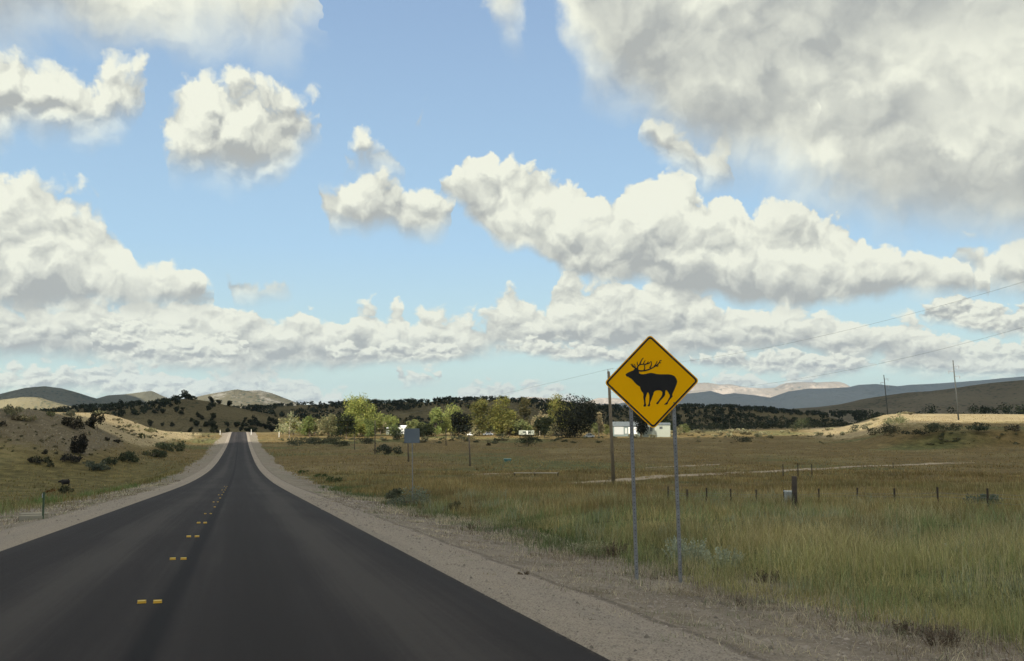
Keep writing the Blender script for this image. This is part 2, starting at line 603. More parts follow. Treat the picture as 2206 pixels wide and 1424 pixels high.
def height(x, y, fine=True):
    x, y = np.asarray(x, float), np.asarray(y, float)
    u = x + SKEW * y
    z = profile(y)
    far = sstep(y, 40, 140)
    off = 1 - (sstep(u, U_L - 1.5, U_L) * sstep(u, U_R + 1.8, U_R + 0.3))     # 0 on the road and gravel
    offw = np.clip((np.maximum(u - U_R - 1.6, U_L - 1.4 - u)) / 6, 0, 1)
    # shoulders fall away a little
    z = z - 0.18 * sstep(u, U_R + 0.2, U_R + 4) - 0.25 * sstep(-u, -U_L + 0.3, -U_L + 4)
    z = z + 0.25 * sstep(u, 7.5, 12) * (1 - far)
    # low ground to the left of the road, then the near hill
    z = z - 2.6 * sstep(-u, 8, 18) * sstep(y, 18, 60) * (1 - sstep(y, 125, 190))
    hl = 11.0 * sstep(-u, 13, 50) * sstep(y, 120, 205) * (1 - sstep(y, 300, 500))
    hl = hl * (1 + 0.20 * fbm(x, y, 60, 3, 0.5, 3))
    z = z + hl
    # the field rises to the right, with a cut bank and a terrace behind it
    z = z + 2.6 * sstep(x, 60, 210) * sstep(y, 110, 260)
    edge = 268 + 14 * fbm(x, y, 45, 2, 0.5, 9) + 0.25 * (170 - x)
    ter = sstep(y, edge - 5, edge + 7) * sstep(x - 0.36 * y, 0, 22)
    z = z + ter * (4.4 + 2.6 * sstep(y, 290, 440)) * (1 - sstep(y, 520, 900))
    if fine:
        z = z + offw * (0.9 * far * fbm(x, y, 38, 3, 0.5, 21) + 0.16 * fbm(x, y, 4.5, 3, 0.5, 5) + 0.05 * fbm(x, y, 0.7, 2, 0.6, 8))
        z = z + off * 0.02 * fbm(x, y, 0.3, 2, 0.6, 30)
    # under the road
    z = z - 0.09 * sstep(u, U_L - 0.02, U_L + 0.1) * sstep(-u, -U_R - 0.02, -U_R + 0.1)
    return z


def G(x, y):
    return float(height(np.array([x]), np.array([y]))[0])


def hit(px, py, y0=5.0, y1=1500.0):
    """where the sight line of a photo pixel meets the ground"""
    dr = ray(px, py)
    ys = np.geomspace(y0, y1, 900)
    g = height(dr.x / dr.y * ys, ys)
    below = np.nonzero(dr.z / dr.y * ys < g)[0]
    if not len(below):
        Y = y1
    else:
        k = below[0]
        a, b = ys[max(0, k - 1)], ys[k]
        for _ in range(12):
            m = (a + b) / 2
            if dr.z / dr.y * m < G(dr.x / dr.y * m, m):
                b = m
            else:
                a = m
        Y = (a + b) / 2
    x = dr.x / dr.y * Y
    return Vector((x, Y, G(x, Y)))


def on_ground(px, Y):
    x = (px - 1103.0) / FPX * Y * 1.004
    return Vector((x, Y, G(x, Y)))


# ------------------------------------------------------------------ materials


def new_mat(name):
    m = bpy.data.materials.new(name)
    m.use_nodes = True
    t = m.node_tree
    b = t.nodes['Principled BSDF']
    b.inputs['Specular IOR Level'].default_value = 0.25
    return m, T(t), b


def plain(name, c, rough=0.7, metal=0.0, var=0.12, size=3.0, bump=0.0, spec=0.3):
    """a painted or raw surface with slight uneven wear"""
    m, t, b = new_mat(name)
    P = t.coord()
    n = t.noise(P, scale=size, detail=5, rough=0.6)
    k = (n - 0.5) * (2 * var) + 1.0
    t.link(t.mix(1.0, (*c, 1), t.xyz(k, k, k), 'MULTIPLY'), b.inputs['Base Color'])
    t.link((n - 0.5) * 0.2 + rough, b.inputs['Roughness'])
    b.inputs['Metallic'].default_value = metal
    b.inputs['Specular IOR Level'].default_value = spec
    if bump:
        bn = t.node('ShaderNodeBump')
        bn.inputs['Strength'].default_value = bump
        t.link(t.noise(P, scale=size * 6, detail=4), bn.inputs['Height'])
        t.link(bn.outputs[0], b.inputs['Normal'])
    return m


def bump_to(t, b, h, strength=0.5, dist=0.05):
    bn = t.node('ShaderNodeBump')
    bn.inputs['Strength'].default_value = strength
    bn.inputs['Distance'].default_value = dist
    t.link(h, bn.inputs['Height'])
    t.link(bn.outputs[0], b.inputs['Normal'])


def ground_material():
    m, t, b = new_mat('dry_ground')
    b.inputs['Roughness'].default_value = 0.95
    b.inputs['Specular IOR Level'].default_value = 0.1
    P = t.coord()
    x, y, z = t.sep(P)
    at_ = t.node('ShaderNodeVertexColor', layer_name='tint')
    sp = t.node('ShaderNodeSeparateColor')
    t.link(at_.outputs[0], sp.inputs[0])
    gravel, bare, green = (N(t.t, o) for o in sp.outputs)
    big = t.noise(P, scale=0.035, detail=5, rough=0.55, dims='3D')
    str_ = t.noise(t.xyz(x * 0.05, y * 0.02, 0.0), scale=1.0, detail=6, rough=0.6)
    med = t.noise(P, scale=0.5, detail=6, rough=0.65)
    fine = t.noise(P, scale=7.0, detail=5, rough=0.7)
    grit = t.voro(P, scale=38.0, detail=1.0)
    grass = t.ramp(str_ * 0.6 + big * 0.4, [(0.30, (0.115, 0.094, 0.033)), (0.42, (0.168, 0.122, 0.046)), (0.50, (0.140, 0.104, 0.040)), (0.58, (0.205, 0.162, 0.072)), (0.72, (0.128, 0.120, 0.044))])
    grass = t.mix(green, grass, t.ramp(med, [(0.3, (0.075, 0.085, 0.030)), (0.7, (0.15, 0.145, 0.055))]))
    grass = t.mix(med.ss(0.30, 0.72) * 0.7, t.mix(1.0, grass, (0.55, 0.55, 0.55, 1), 'MULTIPLY'), t.mix(1.0, grass, (1.25, 1.2, 1.2, 1), 'MULTIPLY'))
    dirt = t.ramp(fine * 0.5 + med * 0.5, [(0.28, (0.10, 0.080, 0.060)), (0.5, (0.20, 0.167, 0.130)), (0.75, (0.31, 0.27, 0.215))])
    dirt = t.mix(big.ss(0.4, 0.65) * 0.5, dirt, t.mix(1.0, dirt, (0.85, 0.95, 0.9, 1), 'MULTIPLY'))
    gr = t.ramp(grit * 0.7 + fine * 0.5, [(0.2, (0.070, 0.058, 0.046)), (0.45, (0.138, 0.115, 0.092)), (0.8, (0.26, 0.225, 0.185))])
    gr = t.mix(t.noise(t.xyz(x + SKEW * y, y * 0.04, 0.0), scale=1.6, detail=3).ss(0.35, 0.65) * 0.5, gr, t.mix(1.0, gr, (1.2, 1.17, 1.12, 1), 'MULTIPLY'))
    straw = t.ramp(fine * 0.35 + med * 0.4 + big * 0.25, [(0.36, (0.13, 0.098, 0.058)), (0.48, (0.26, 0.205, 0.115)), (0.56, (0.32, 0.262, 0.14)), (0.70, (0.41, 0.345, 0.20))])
    lit_strawf = N(t.t, at_.outputs[1])
    grass = t.mix((lit_strawf + (med - 0.5) * 0.9).ss(0.35, 0.65), grass, straw)  # pale dry grass, mixed in where sunlight is painted
    edge = ((bare + (med - 0.5) * 1.0 + (fine - 0.5) * 0.4)).ss(0.38, 0.62)
    # brown clay of the hillside and bank, the slope's shade put into its tone, patches of darker crumbly earth by the grass
    u = x + SKEW * y
    clay = y.ss(100.0, 140.0) * u.fn('ABSOLUTE').ss(9.0, 12.0)
    dirt = t.mix(clay, dirt, t.ramp(med * 0.6 + fine * 0.4, [(0.3, (0.070, 0.056, 0.034)), (0.5, (0.108, 0.087, 0.052)), (0.75, (0.165, 0.135, 0.082))]))
    damp = t.noise(P, scale=0.55, detail=4, rough=0.6).ss(0.50, 0.62) * u.ss(4.8, 6.4) * (1.0 - y.ss(90.0, 130.0))
    dirt = t.mix(damp * 0.75, dirt, (0.085, 0.066, 0.050, 1))
    pale = t.noise(t.xyz(u * 2.2, y * 0.35, 3.0), scale=1.0, detail=5, rough=0.7).ss(0.55, 0.68)
    dirt = t.mix(pale * 0.55, dirt, (0.34, 0.30, 0.235, 1))
    c = t.mix(edge, grass, dirt)
    c = t.mix((gravel + (fine - 0.5) * 0.6).ss(0.35, 0.65), c, gr)
    rut = (u - 4.22 + (t.noise(t.xyz(0.0, y * 0.5, 0.0), scale=1.0, detail=4) - 0.5) * 0.35).fn('ABSOLUTE').ss(0.02, 0.11, 1.0, 0.0)
    c = t.mix(rut * fine.ss(0.35, 0.5) * 0.7 * (1.0 - clay), c, (0.075, 0.060, 0.048, 1))
    t.link(c, b.inputs['Base Color'])
    bump_to(t, b, fine * 0.5 + med * 1.2 + grit * 0.25 - rut * 0.3, 0.9, 0.07)
    return m


def scrub_material(name, soil, scrub, cover, size, patch=0.004, rock=0.0, rockc=(0.3, 0.28, 0.25)):
    """hillsides far off: soil speckled with bushes too small to tell apart"""
    m, t, b = new_mat(name)
    b.inputs['Roughness'].default_value = 1.0
    b.inputs['Specular IOR Level'].default_value = 0.0
    P = t.coord()
    n = t.noise(P, scale=patch, detail=6, rough=0.6)
    v = t.voro(P, scale=1.0 / size, detail=1.0, rough=0.5)
    f = t.noise(P, scale=3.0 / size, detail=3, rough=0.6)
    k = ((n - 0.5) * 1.2 + (0.45 - v) * 0.8 + (f - 0.5) * 0.6 + cover).ss(0.35, 0.6)
    c = t.mix(n.ss(0.3, 0.7), (*soil, 1), tuple(q * 0.75 for q in soil))
    if rock:
        c = t.mix((t.noise(P, scale=patch * 3, detail=8, rough=0.7)).ss(0.62 - rock, 0.72 - rock), c, (*rockc, 1))
    t.link(t.mix(k, c, (*scrub, 1)), b.inputs['Base Color'])
    bump_to(t, b, f * 0.6 + n * 2.0 - v * 0.5, 0.7, size * 0.7)
    return m


def asphalt_material():
    m, t, b = new_mat('asphalt')
    P = t.coord()
    x, y, z = t.sep(P)
    u = x + SKEW * y
    lane = t.noise(t.xyz(u * 1.0, y * 0.012, 0.0), scale=1.1, detail=4, rough=0.55)
    streak = t.noise(t.xyz(u * 4.0, y * 0.05, 0.0), scale=2.0, detail=5, rough=0.6)
    patch = t.noise(P, scale=0.16, detail=4, rough=0.5)
    grain = t.noise(P, scale=90.0, detail=3, rough=0.8)
    g2 = t.noise(P, scale=16.0, detail=4, rough=0.7)
    k = (lane - 0.5) * 1.0 + (streak - 0.5) * 0.6 + (patch - 0.5) * 0.6 + (grain - 0.5) * 0.7 + (g2 - 0.5) * 0.3 + 0.5
    wv = (t.noise(t.xyz(0.0, y * 0.05, 5.0), scale=1.0, detail=3) - 0.5) * 0.9
    for cu, wd_, am in ((1.75, 0.85, 0.42), (-2.3, 0.8, 0.36), (0.15, 0.6, -0.20), (-3.6, 0.5, -0.16)):
        k = k + (u - cu + wv).fn('ABSOLUTE').ss(0.0, wd_, 1.0, 0.0) * am
    c = t.ramp(k, [(0.15, (0.017, 0.0145, 0.0145)), (0.5, (0.0215, 0.0185, 0.0188)), (0.9, (0.042, 0.037, 0.0345))])
    # the joint between the two laid strips, left of the middle, and the darker outer edges
    wob = (t.noise(t.xyz(0.0, y * 0.15, 0.0), scale=1.0, detail=3) - 0.5) * 0.10
    seam = (u + 0.74 + wob).fn('ABSOLUTE').ss(0.05, 0.20, 1.0, 0.0)
    c = t.mix(seam * 0.85, c, (0.008, 0.0075, 0.009, 1))
    dark = u.ss(U_R - 0.7, U_R - 0.2) + u.ss(U_L + 0.6, U_L + 0.2)
    c = t.mix(dark * 0.35, c, (0.022, 0.021, 0.023, 1))
    dust = (u.ss(U_R - 0.12, U_R) + u.ss(U_L + 0.12, U_L)) * g2.ss(0.4, 0.7)
    c = t.mix(dust * 0.6, c, (0.12, 0.10, 0.08, 1))
    t.link(c, b.inputs['Base Color'])
    t.link((grain - 0.5) * 0.2 + 0.88, b.inputs['Roughness'])
    b.inputs['Specular IOR Level'].default_value = 0.12
    bump_to(t, b, grain + g2 * 0.4, 0.5, 0.012)
    return m


def tint_material(name, rough=0.8, trans=0.35, spec=0.1):
    """leaves and blades: colour per leaf from the mesh, some light passing through"""
    m, t, b = new_mat(name)
    at_ = t.node('ShaderNodeVertexColor', layer_name='tint')
    t.link(at_.outputs[0], b.inputs['Base Color'])
    b.inputs['Roughness'].default_value = rough
    b.inputs['Specular IOR Level'].default_value = spec
    tr = t.node('ShaderNodeBsdfTranslucent')
    t.link(at_.outputs[0], tr.inputs[0])
    mx = t.node('ShaderNodeMixShader')
    mx.inputs[0].default_value = trans
    t.link(b.outputs[0], mx.inputs[1])
    t.link(tr.outputs[0], mx.inputs[2])
    t.link(mx.outputs[0], t.t.nodes['Material Output'].inputs['Surface'])
    return m


M_GROUND = ground_material()
M_ROAD = asphalt_material()
M_LEAF = tint_material('leaves')
M_BLADE = tint_material('grass_blades', trans=0.25)
M_BARK = plain('bark', (0.13, 0.10, 0.075), 0.9, var=0.3, size=4, bump=0.4)
M_WOOD = plain('weathered_wood', (0.20, 0.155, 0.105), 0.9, var=0.35, size=6, bump=0.4)
M_DARKWOOD = plain('dark_wood', (0.055, 0.042, 0.032), 0.9, var=0.3, size=6)
M_STEEL = plain('galvanised_steel', (0.42, 0.43, 0.45), 0.5, metal=0.55, var=0.15, size=12)
M_GREENPOST = plain('green_painted_steel', (0.06, 0.09, 0.05), 0.7, var=0.2, size=12)
M_WIRE = plain('wire', (0.22, 0.22, 0.22), 0.6, metal=0.3)

# ------------------------------------------------------------------ ground sheet
us = np.concatenate([np.linspace(-14, 12, 150), 12 + np.geomspace(0.2, 10300, 180), -14 - np.geomspace(0.2, 5200, 160)])
us = np.unique(np.round(us, 4))
ys = np.concatenate([-np.geomspace(300, 3, 25), np.arange(-2.0, 40, 0.22), 40 + np.geomspace(0.25, 560, 300), np.geomspace(620, 18500, 50)])
ys = np.unique(np.round(ys, 4))
UU, YY = np.meshgrid(us, ys)
near_bend = np.clip(YY, -300, 600)
XX = UU - SKEW * near_bend
ZZ = height(XX, YY)
nu, ny = len(us), len(ys)
idx = np.arange(nu * ny).reshape(ny, nu)
quads = np.stack([idx[:-1, :-1], idx[:-1, 1:], idx[1:, 1:], idx[1:, :-1]], -1).reshape(-1, 4)
wob = 0.7 * fbm(XX, YY, 6, 3, 0.6, 40) + 1.1 * fbm(XX, YY, 22, 2, 0.5, 41)
gravel = sstep(UU, U_L - 1.45, U_L - 1.15) * (1 - sstep(UU, 4.15, 4.45))
# bare soil beside the gravel and on the cut bank; on the lower hillside it also paints shade
bareR = (1 - sstep(UU + wob, 6.7, 8.4)) * sstep(UU, 3, 4)
bareL = sstep(UU + wob * 1.5, -10.5, -8.0) * (1 - sstep(UU, -4.5, -4))
hill_m = sstep(-UU, 16, 30) * sstep(YY, 140, 190) * (1 - sstep(YY, 470, 520))
bank_m = sstep(XX - 0.36 * YY, 0, 20) * np.exp(-((YY - (270 + 0.25 * (170 - XX))) / 12.0) ** 2)
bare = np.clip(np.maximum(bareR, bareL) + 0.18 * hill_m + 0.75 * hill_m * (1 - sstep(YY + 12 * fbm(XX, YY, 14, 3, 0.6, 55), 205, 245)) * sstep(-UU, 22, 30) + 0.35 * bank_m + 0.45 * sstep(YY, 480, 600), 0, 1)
green = np.clip(sstep(fbm(XX, YY, 30, 3, 0.5, 50), 0.02, 0.25) * (1 - hill_m) + 0.5 * (1 - hill_m) * (UU < -6) * (1 - sstep(YY, 150, 260)) + 0.8 * (1 - sstep(YY, 16, 50)) * sstep(np.abs(UU), 6, 9), 0, 1)
lit_strawm = np.clip(hill_m * sstep(YY + 12 * fbm(XX, YY, 14, 3, 0.6, 55), 205, 245) + 0.38 * sstep(YY, 292, 325) * sstep(XX - 0.30 * YY, 0, 20) + 0.35 * sstep(YY, 340, 380), 0, 1)  # pale straw also paints sunlight on the upper hill and far valley
colr = np.stack([gravel, bare, green, lit_strawm], -1).reshape(-1, 4)
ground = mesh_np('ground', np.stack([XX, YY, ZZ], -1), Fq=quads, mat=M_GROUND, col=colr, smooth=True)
tag(ground, 'brown grass plain with gravel shoulders and a bare hillside', kind='structure')

# ------------------------------------------------------------------ road
yr = np.concatenate([np.arange(-30, 60, 0.3), np.arange(60, 560, 1.5)])
ur = np.concatenate([[U_L - 0.10, U_L, U_L + 0.25], np.linspace(U_L + 0.5, U_R - 0.5, 22), [U_R - 0.25, U_R, U_R + 0.10]])
UR, YR = np.meshgrid(ur, yr)
edge_w = 0.07 * fbm(YR * 0 + 3, YR, 2.5, 3, 0.6, 60)
side = np.where(UR < -0.7, 1.0, -1.0)
wgt = sstep(np.abs(UR + 0.72), 3.0, 3.6)
XR = UR - SKEW * YR + wgt * edge_w * side
ZR = profile(YR) + 0.0 - 0.012 * np.abs(UR + 0.72)
ZR = ZR - np.where((UR < U_L - 0.05) | (UR > U_R + 0.05), 0.16, 0.0)
ir = np.arange(UR.size).reshape(UR.shape)
qr = np.stack([ir[:-1, :-1], ir[:-1, 1:], ir[1:, 1:], ir[1:, :-1]], -1).reshape(-1, 4)
road = mesh_np('road', np.stack([XR, YR, ZR], -1), Fq=qr, mat=M_ROAD, smooth=True)
tag(road, 'freshly laid dark asphalt road running straight to a low crest', kind='structure')


def road_z(u, y):
    return float(profile(np.array([y]))[0]) - 0.012 * abs(u + 0.72)


# ------------------------------------------------------------------ hills
def hill(name, sky, D, depth, mat, label, rough=0.05, size=None, base_y=None, foot=None, front=1.0, n=260, m=70, cliff=None):
    """a hill whose crest follows the outline SKY (photo pixels) at the distance D"""
    sky = sorted(sky)
    px = np.array([p[0] for p in sky], float)
    py = np.array([p[1] for p in sky], float)
    q = np.linspace(px[0], px[-1], n)
    pyq = np.interp(q, px, py)
    xs, zs = [], []
    for a, b_ in zip(q, pyq):
        p = at(a, b_, D)
        xs.append(p.x)
        zs.append(p.z)
    xs, zs = np.array(xs), np.array(zs)
    t = np.linspace(-1, 1, m)
    TT, XS = np.meshgrid(t, xs, indexing='ij')
    _, ZS = np.meshgrid(t, zs, indexing='ij')
    Yh = D + TT * depth
    Xh = XS * (1 + 0.25 * (Yh - D) / D)
    base = height(Xh, Yh, False) - 2.0 if foot is None else np.full(Xh.shape, foot)
    if cliff:
        prof = np.where(TT < 0, np.interp(TT, [-1, -0.55, -0.2, -0.12, 0], [0, 0.35, 0.62, 0.97, 1.0]), 1 - sstep(TT, 0.2, 1))
    else:
        prof = np.where(TT < 0, (1 - sstep(-TT, 0, 1)) ** front, 1 - sstep(TT, 0, 1))
    size = size or depth * 0.6
    hgt = ZS - base
    nz = fbm(Xh, Yh * 0.6, size, 6, 0.55, 70)
    rid = 1 - np.abs(fbm(Xh, Yh * 0.5, size * 1.3, 4, 0.5, 77)) * 2.2
    Zh = base + hgt * prof * (1 + rough * 1.5 * nz * (1 - np.exp(-(TT * 4) ** 2))) + hgt * rough * (nz * 0.35 * prof + 0.7 * (rid - 0.8) * prof * (1 - prof) * 3)
    i_ = np.arange(Xh.size).reshape(Xh.shape)
    qs = np.stack([i_[:-1, :-1], i_[:-1, 1:], i_[1:, 1:], i_[1:, :-1]], -1).reshape(-1, 4)
    o = mesh_np(name, np.stack([Xh, Yh, Zh], -1), Fq=qs, mat=mat, smooth=True)
    tag(o, label, kind='structure')
    o['_h'] = 1
    del o['_h']
    return (Xh, Yh, Zh)


M_SCRUB_NEAR = scrub_material('juniper_slope', (0.118, 0.100, 0.058), (0.04, 0.043, 0.028), 0.46, 3.4, patch=0.02)
M_SCRUB_MID = scrub_material('scrub_slope', (0.17, 0.145, 0.10), (0.040, 0.050, 0.034), 0.44, 13.0, patch=0.004)
M_SCRUB_FAR = scrub_material('far_slope', (0.15, 0.14, 0.095), (0.042, 0.055, 0.036), 0.42, 17.0, patch=0.004)
M_ROCKY = scrub_material('rocky_slope', (0.15, 0.135, 0.09), (0.042, 0.052, 0.034), 0.45, 16.0, patch=0.004, rock=0.12, rockc=(0.27, 0.25, 0.21))
M_TAN = scrub_material('sunlit_strip_slope', (0.25, 0.215, 0.125), (0.09, 0.095, 0.055), 0.32, 16.0, patch=0.003)  # pale colour stands for a sunlit strip on the far hill
M_MESA = scrub_material('pink_mesa', (0.34, 0.28, 0.21), (0.14, 0.13, 0.095), 0.40, 110.0, patch=0.0009, rock=0.12, rockc=(0.48, 0.39, 0.30))
M_BLUE = scrub_material('shaded_wooded_range', (0.050, 0.052, 0.045), (0.018, 0.024, 0.020), 0.45, 90.0, patch=0.0005)  # cloud shade over the range is put into this dark base colour

RIDGE1 = hill('hill', [(60, 900), (130, 888), (180, 879), (260, 875), (330, 871), (370, 864), (400, 858), (435, 862), (470, 869), (520, 880), (570, 890), (620, 902), (680, 916), (760, 930)],
              640, 150, M_SCRUB_NEAR, 'low brown hill dotted with junipers behind the road crest', 0.10, front=0.8)
RIDGE2 = hill('hill', [(-250, 895), (0, 886), (150, 885), (400, 880), (540, 879), (600, 876), (660, 872), (740, 870), (800, 867), (840, 869), (870, 865), (920, 867), (960, 861), (1000, 862), (1080, 860), (1150, 864), (1240, 873), (1300, 878), (1400, 878), (1500, 876), (1560, 877), (1640, 883), (1740, 890)],
              960, 230, M_SCRUB_NEAR, 'long low ridge covered in dark juniper woodland', 0.05, front=0.8)
hill('hill', [(1300, 896), (1480, 892), (1640, 888), (1720, 880), (1780, 876), (1840, 868), (1880, 858), (1920, 852), (1960, 846), (2010, 843), (2060, 836), (2120, 827), (2170, 822), (2220, 818), (2300, 812), (2450, 800)],
     1950, 700, M_SCRUB_MID, 'long grey brown scrub hill rising to the right behind the power poles', 0.16)
hill('hill', [(-120, 868), (-40, 858), (0, 850), (30, 842), (60, 835), (98, 832), (130, 836), (160, 844), (190, 854), (225, 864), (280, 872), (330, 880)],
     3600, 420, M_SCRUB_FAR, 'smooth rounded far hill with a grassy flank', 0.05)
hill('hill', [(150, 880), (205, 860), (235, 851), (270, 849), (300, 846), (325, 843), (340, 850), (360, 858), (385, 866), (430, 880)],
     3800, 400, M_SCRUB_FAR, 'small dark pointed hill between two larger far hills', 0.10)
hill('hill', [(330, 882), (380, 870), (420, 857), (450, 850), (480, 844), (512, 838), (530, 841), (560, 840), (585, 846), (610, 856), (640, 868), (670, 877), (720, 886)],
     3300, 380, M_ROCKY, 'rocky far hill with pale cliffs behind the road crest', 0.16)
hill('hill', [(-160, 876), (-60, 868), (0, 862), (50, 855), (85, 856), (110, 864), (150, 875), (190, 884)],
     2900, 160, M_TAN, 'added pale foothill painting the sunlit strip below the rounded far hill', 0.05)
hill('mesa', [(1380, 868), (1440, 850), (1480, 832), (1500, 826), (1520, 825), (1545, 829), (1570, 828), (1600, 834), (1640, 836), (1680, 834), (1697, 824), (1720, 822), (1760, 823), (1800, 822), (1812, 826), (1835, 840), (1900, 862)],
     15500, 2600, M_MESA, 'sunlit pinkish flat topped mesa on the skyline', 0.10, foot=-20, cliff=True, n=400)
hill('mesa', [(1020, 866), (1060, 859), (1110, 857), (1150, 855), (1190, 858), (1230, 864), (1252, 868), (1290, 857), (1320, 857), (1360, 861), (1420, 870)],
     14000, 2200, M_MESA, 'pale low mesa beyond the cottonwoods', 0.08, foot=-20, cliff=True)
hill('mountains', [(1280, 880), (1340, 868), (1400, 860), (1440, 853), (1500, 846), (1530, 842), (1555, 850), (1580, 847), (1620, 851), (1660, 857), (1700, 843), (1740, 837), (1790, 836), (1830, 834), (1850, 829), (1885, 827), (1930, 832), (1960, 829), (2000, 827), (2060, 823), (2120, 818), (2160, 814), (2206, 811), (2300, 806), (2500, 812)],
     10500, 1500, M_BLUE, 'hazy blue wooded range below the mesas, darkened for cloud shade', 0.12, foot=-20, n=400)

# ------------------------------------------------------------------ haze
hb = MB().box((2500, 7200, 255), (16400, 23000, 620))
hz_m = bpy.data.materials.new('haze')
hz_m.use_nodes = True
hz_m.node_tree.nodes.clear()
hv = hz_m.node_tree.nodes.new('ShaderNodeVolumePrincipled')
hv.inputs['Color'].default_value = (0.62, 0.80, 1.0, 1)
hv.inputs['Density'].default_value = 3.2e-5
hv.inputs['Anisotropy'].default_value = 0.2
ho = hz_m.node_tree.nodes.new('ShaderNodeOutputMaterial')
hz_m.node_tree.links.new(hv.outputs[0], ho.inputs['Volume'])
haze = hb.build('haze', hz_m)
tag(haze, kind='stuff')

# ------------------------------------------------------------------ clouds overhead, out of the picture, that shade the valley
m_cl = bpy.data.materials.new('cloud')
m_cl.use_nodes = True
ct = m_cl.node_tree
ct.nodes.clear()
c1 = ct.nodes.new('ShaderNodeBsdfDiffuse')
c1.inputs[0].default_value = (0.9, 0.9, 0.9, 1)
c2 = ct.nodes.new('ShaderNodeBsdfTranslucent')
c2.inputs[0].default_value = (0.9, 0.9, 0.9, 1)
c3 = ct.nodes.new('ShaderNodeMixShader')
c3.inputs[0].default_value = 0.8
c4 = ct.nodes.new('ShaderNodeOutputMaterial')
ct.links.new(c1.outputs[0], c3.inputs[1])
ct.links.new(c2.outputs[0], c3.inputs[2])
ct.links.new(c3.outputs[0], c4.inputs[0])
CLOUD_Z = 900.0


def cloud(shade, label, ground_z=-9.0):
    """an unseen cloud whose shadow falls on the outline SHADE (metres on the ground)"""
    off = SUN_DIR * ((CLOUD_Z - ground_z) / SUN_DIR.z)
    P_ = np.array(shade, float)
    # resample the outline and roughen it
    seg = []
    for a, b_ in zip(P_, np.roll(P_, -1, 0)):
        L = np.hypot(*(b_ - a))
        k = max(2, int(L / 12))
        seg += [a + (b_ - a) * i / k for i in range(k)]
    Q = np.array(seg)
    Q = Q + 9 * np.stack([fbm(Q[:, 0], Q[:, 1], 40, 3, 0.5, 90), fbm(Q[:, 0], Q[:, 1], 40, 3, 0.5, 95)], -1)
    c = Q.mean(0)
    n = len(Q)
    V, F = [], []
    rings = [(1.0, 0, 0), (0.97, -14, 0), (0.85, -20, 1), (0.5, -24, 1), (1.0, 3, 0), (0.97, 7, 1), (0.9, 12, 1), (0.6, 18, 1), (0.3, 22, 1)]
    for s_, dz, rgh in rings:
        X_, Y_ = c[0] + (Q[:, 0] - c[0]) * s_, c[1] + (Q[:, 1] - c[1]) * s_
        Zc = CLOUD_Z + dz + rgh * 8 * fbm(X_, Y_, 120, 4, 0.55, 99) * (1 if dz > 0 else 0.25)
        V.append(np.stack([X_ + off.x, Y_ + off.y, Zc], -1))
    V.append(np.array([[c[0] + off.x, c[1] + off.y, CLOUD_Z - 26], [c[0] + off.x, c[1] + off.y, CLOUD_Z + 26]]))
    order = [3, 2, 1, 0, 4, 5, 6, 7, 8]
    for a, b_ in zip(order[:-1], order[1:]):
        for i in range(n):
            j = (i + 1) % n
            F.append((a * n + i, a * n + j, b_ * n + j, b_ * n + i))
    Tn = [(9 * n, 3 * n + (i + 1) % n, 3 * n + i) for i in range(n)] + [(9 * n + 1, 8 * n + i, 8 * n + (i + 1) % n) for i in range(n)]
    o = mesh_np('cloud', np.concatenate(V), Fq=F, Ft=Tn, mat=m_cl, smooth=True)
    tag(o, label, kind='structure')


cloud([(-300, -70), (320, -70), (330, 316), (240, 326), (175, 356), (140, 396), (60, 398), (20, 386), (-40, 372), (-104, 352), (-112, 325), (-108, 300), (-116, 268), (-150, 246), (-300, 236)],
      'unseen cloud shaped to shade the near field')
cloud([(-700, 520), (-200, 500), (100, 500), (340, 470), (700, 620), (1700, 900), (1900, 2500), (300, 2500), (-500, 1300), (-900, 900)], 'unseen cloud shaped to shade the juniper ridges')
cloud([(-2700, 3250), (-1900, 3230), (-1400, 3300), (-1340, 3600), (-1750, 4100), (-2900, 4300)], 'unseen cloud shaped to shade the far hills', 0.0)
# ------------------------------------------------------------------ the elk warning sign
M_YELLOW = plain('yellow_sheeting', (0.97, 0.455, 0.0005), 0.7, var=0.05, size=30, spec=0.08)
M_BLACK = plain('black_print', (0.012, 0.010, 0.009), 0.6, var=0.15, size=20)
M_SIGNBACK = plain('sign_blank', (0.45, 0.45, 0.44), 0.5, metal=0.5, var=0.1)
M_BOLT = plain('bolt', (0.22, 0.17, 0.08), 0.5, metal=0.7)


def sign_steel():
    m, t, b = new_mat('perforated_post')
    P = t.coord()
    n = t.noise(P, scale=9, detail=5)
    t.link(t.ramp(n, [(0.3, (0.17, 0.165, 0.165)), (0.7, (0.29, 0.285, 0.285))]), b.inputs['Base Color'])
    b.inputs['Metallic'].default_value = 0.15
    b.inputs['Roughness'].default_value = 0.55
    return m


M_SPOST = sign_steel()
HD = 0.70                                   # half diagonal of the sign


def round_diamond(r, rad, n=7):
    """outline (x, z) of a square on its corner, half diagonal R, corners rounded"""
    out = []
    k = r - rad * sqrt(2)
    for q in range(4):
        a0 = q * pi / 2
        c = (k * cos(a0), k * sin(a0))
        for i in range(n):
            a = a0 - pi / 4 + (pi / 2) * i / (n - 1)
            out.append((c[0] + rad * cos(a), c[1] + rad * sin(a)))
    return out


SD = 13.7
sp_ = on_ground(1417, SD)
elk_sign = empty('warning_sign', sp_, (0, -R(1.3), R(-3)))
tag(elk_sign, 'yellow diamond sign with a black elk silhouette on two steel posts', 'road sign')
ctr_px = at(1404, 822, SD)
CZ = ctr_px.z - sp_.z
CX = (ctr_px.x - sp_.x) + CZ * sin(R(1.3))


def sgn(x, z):
    return (CX + x, CZ + z)


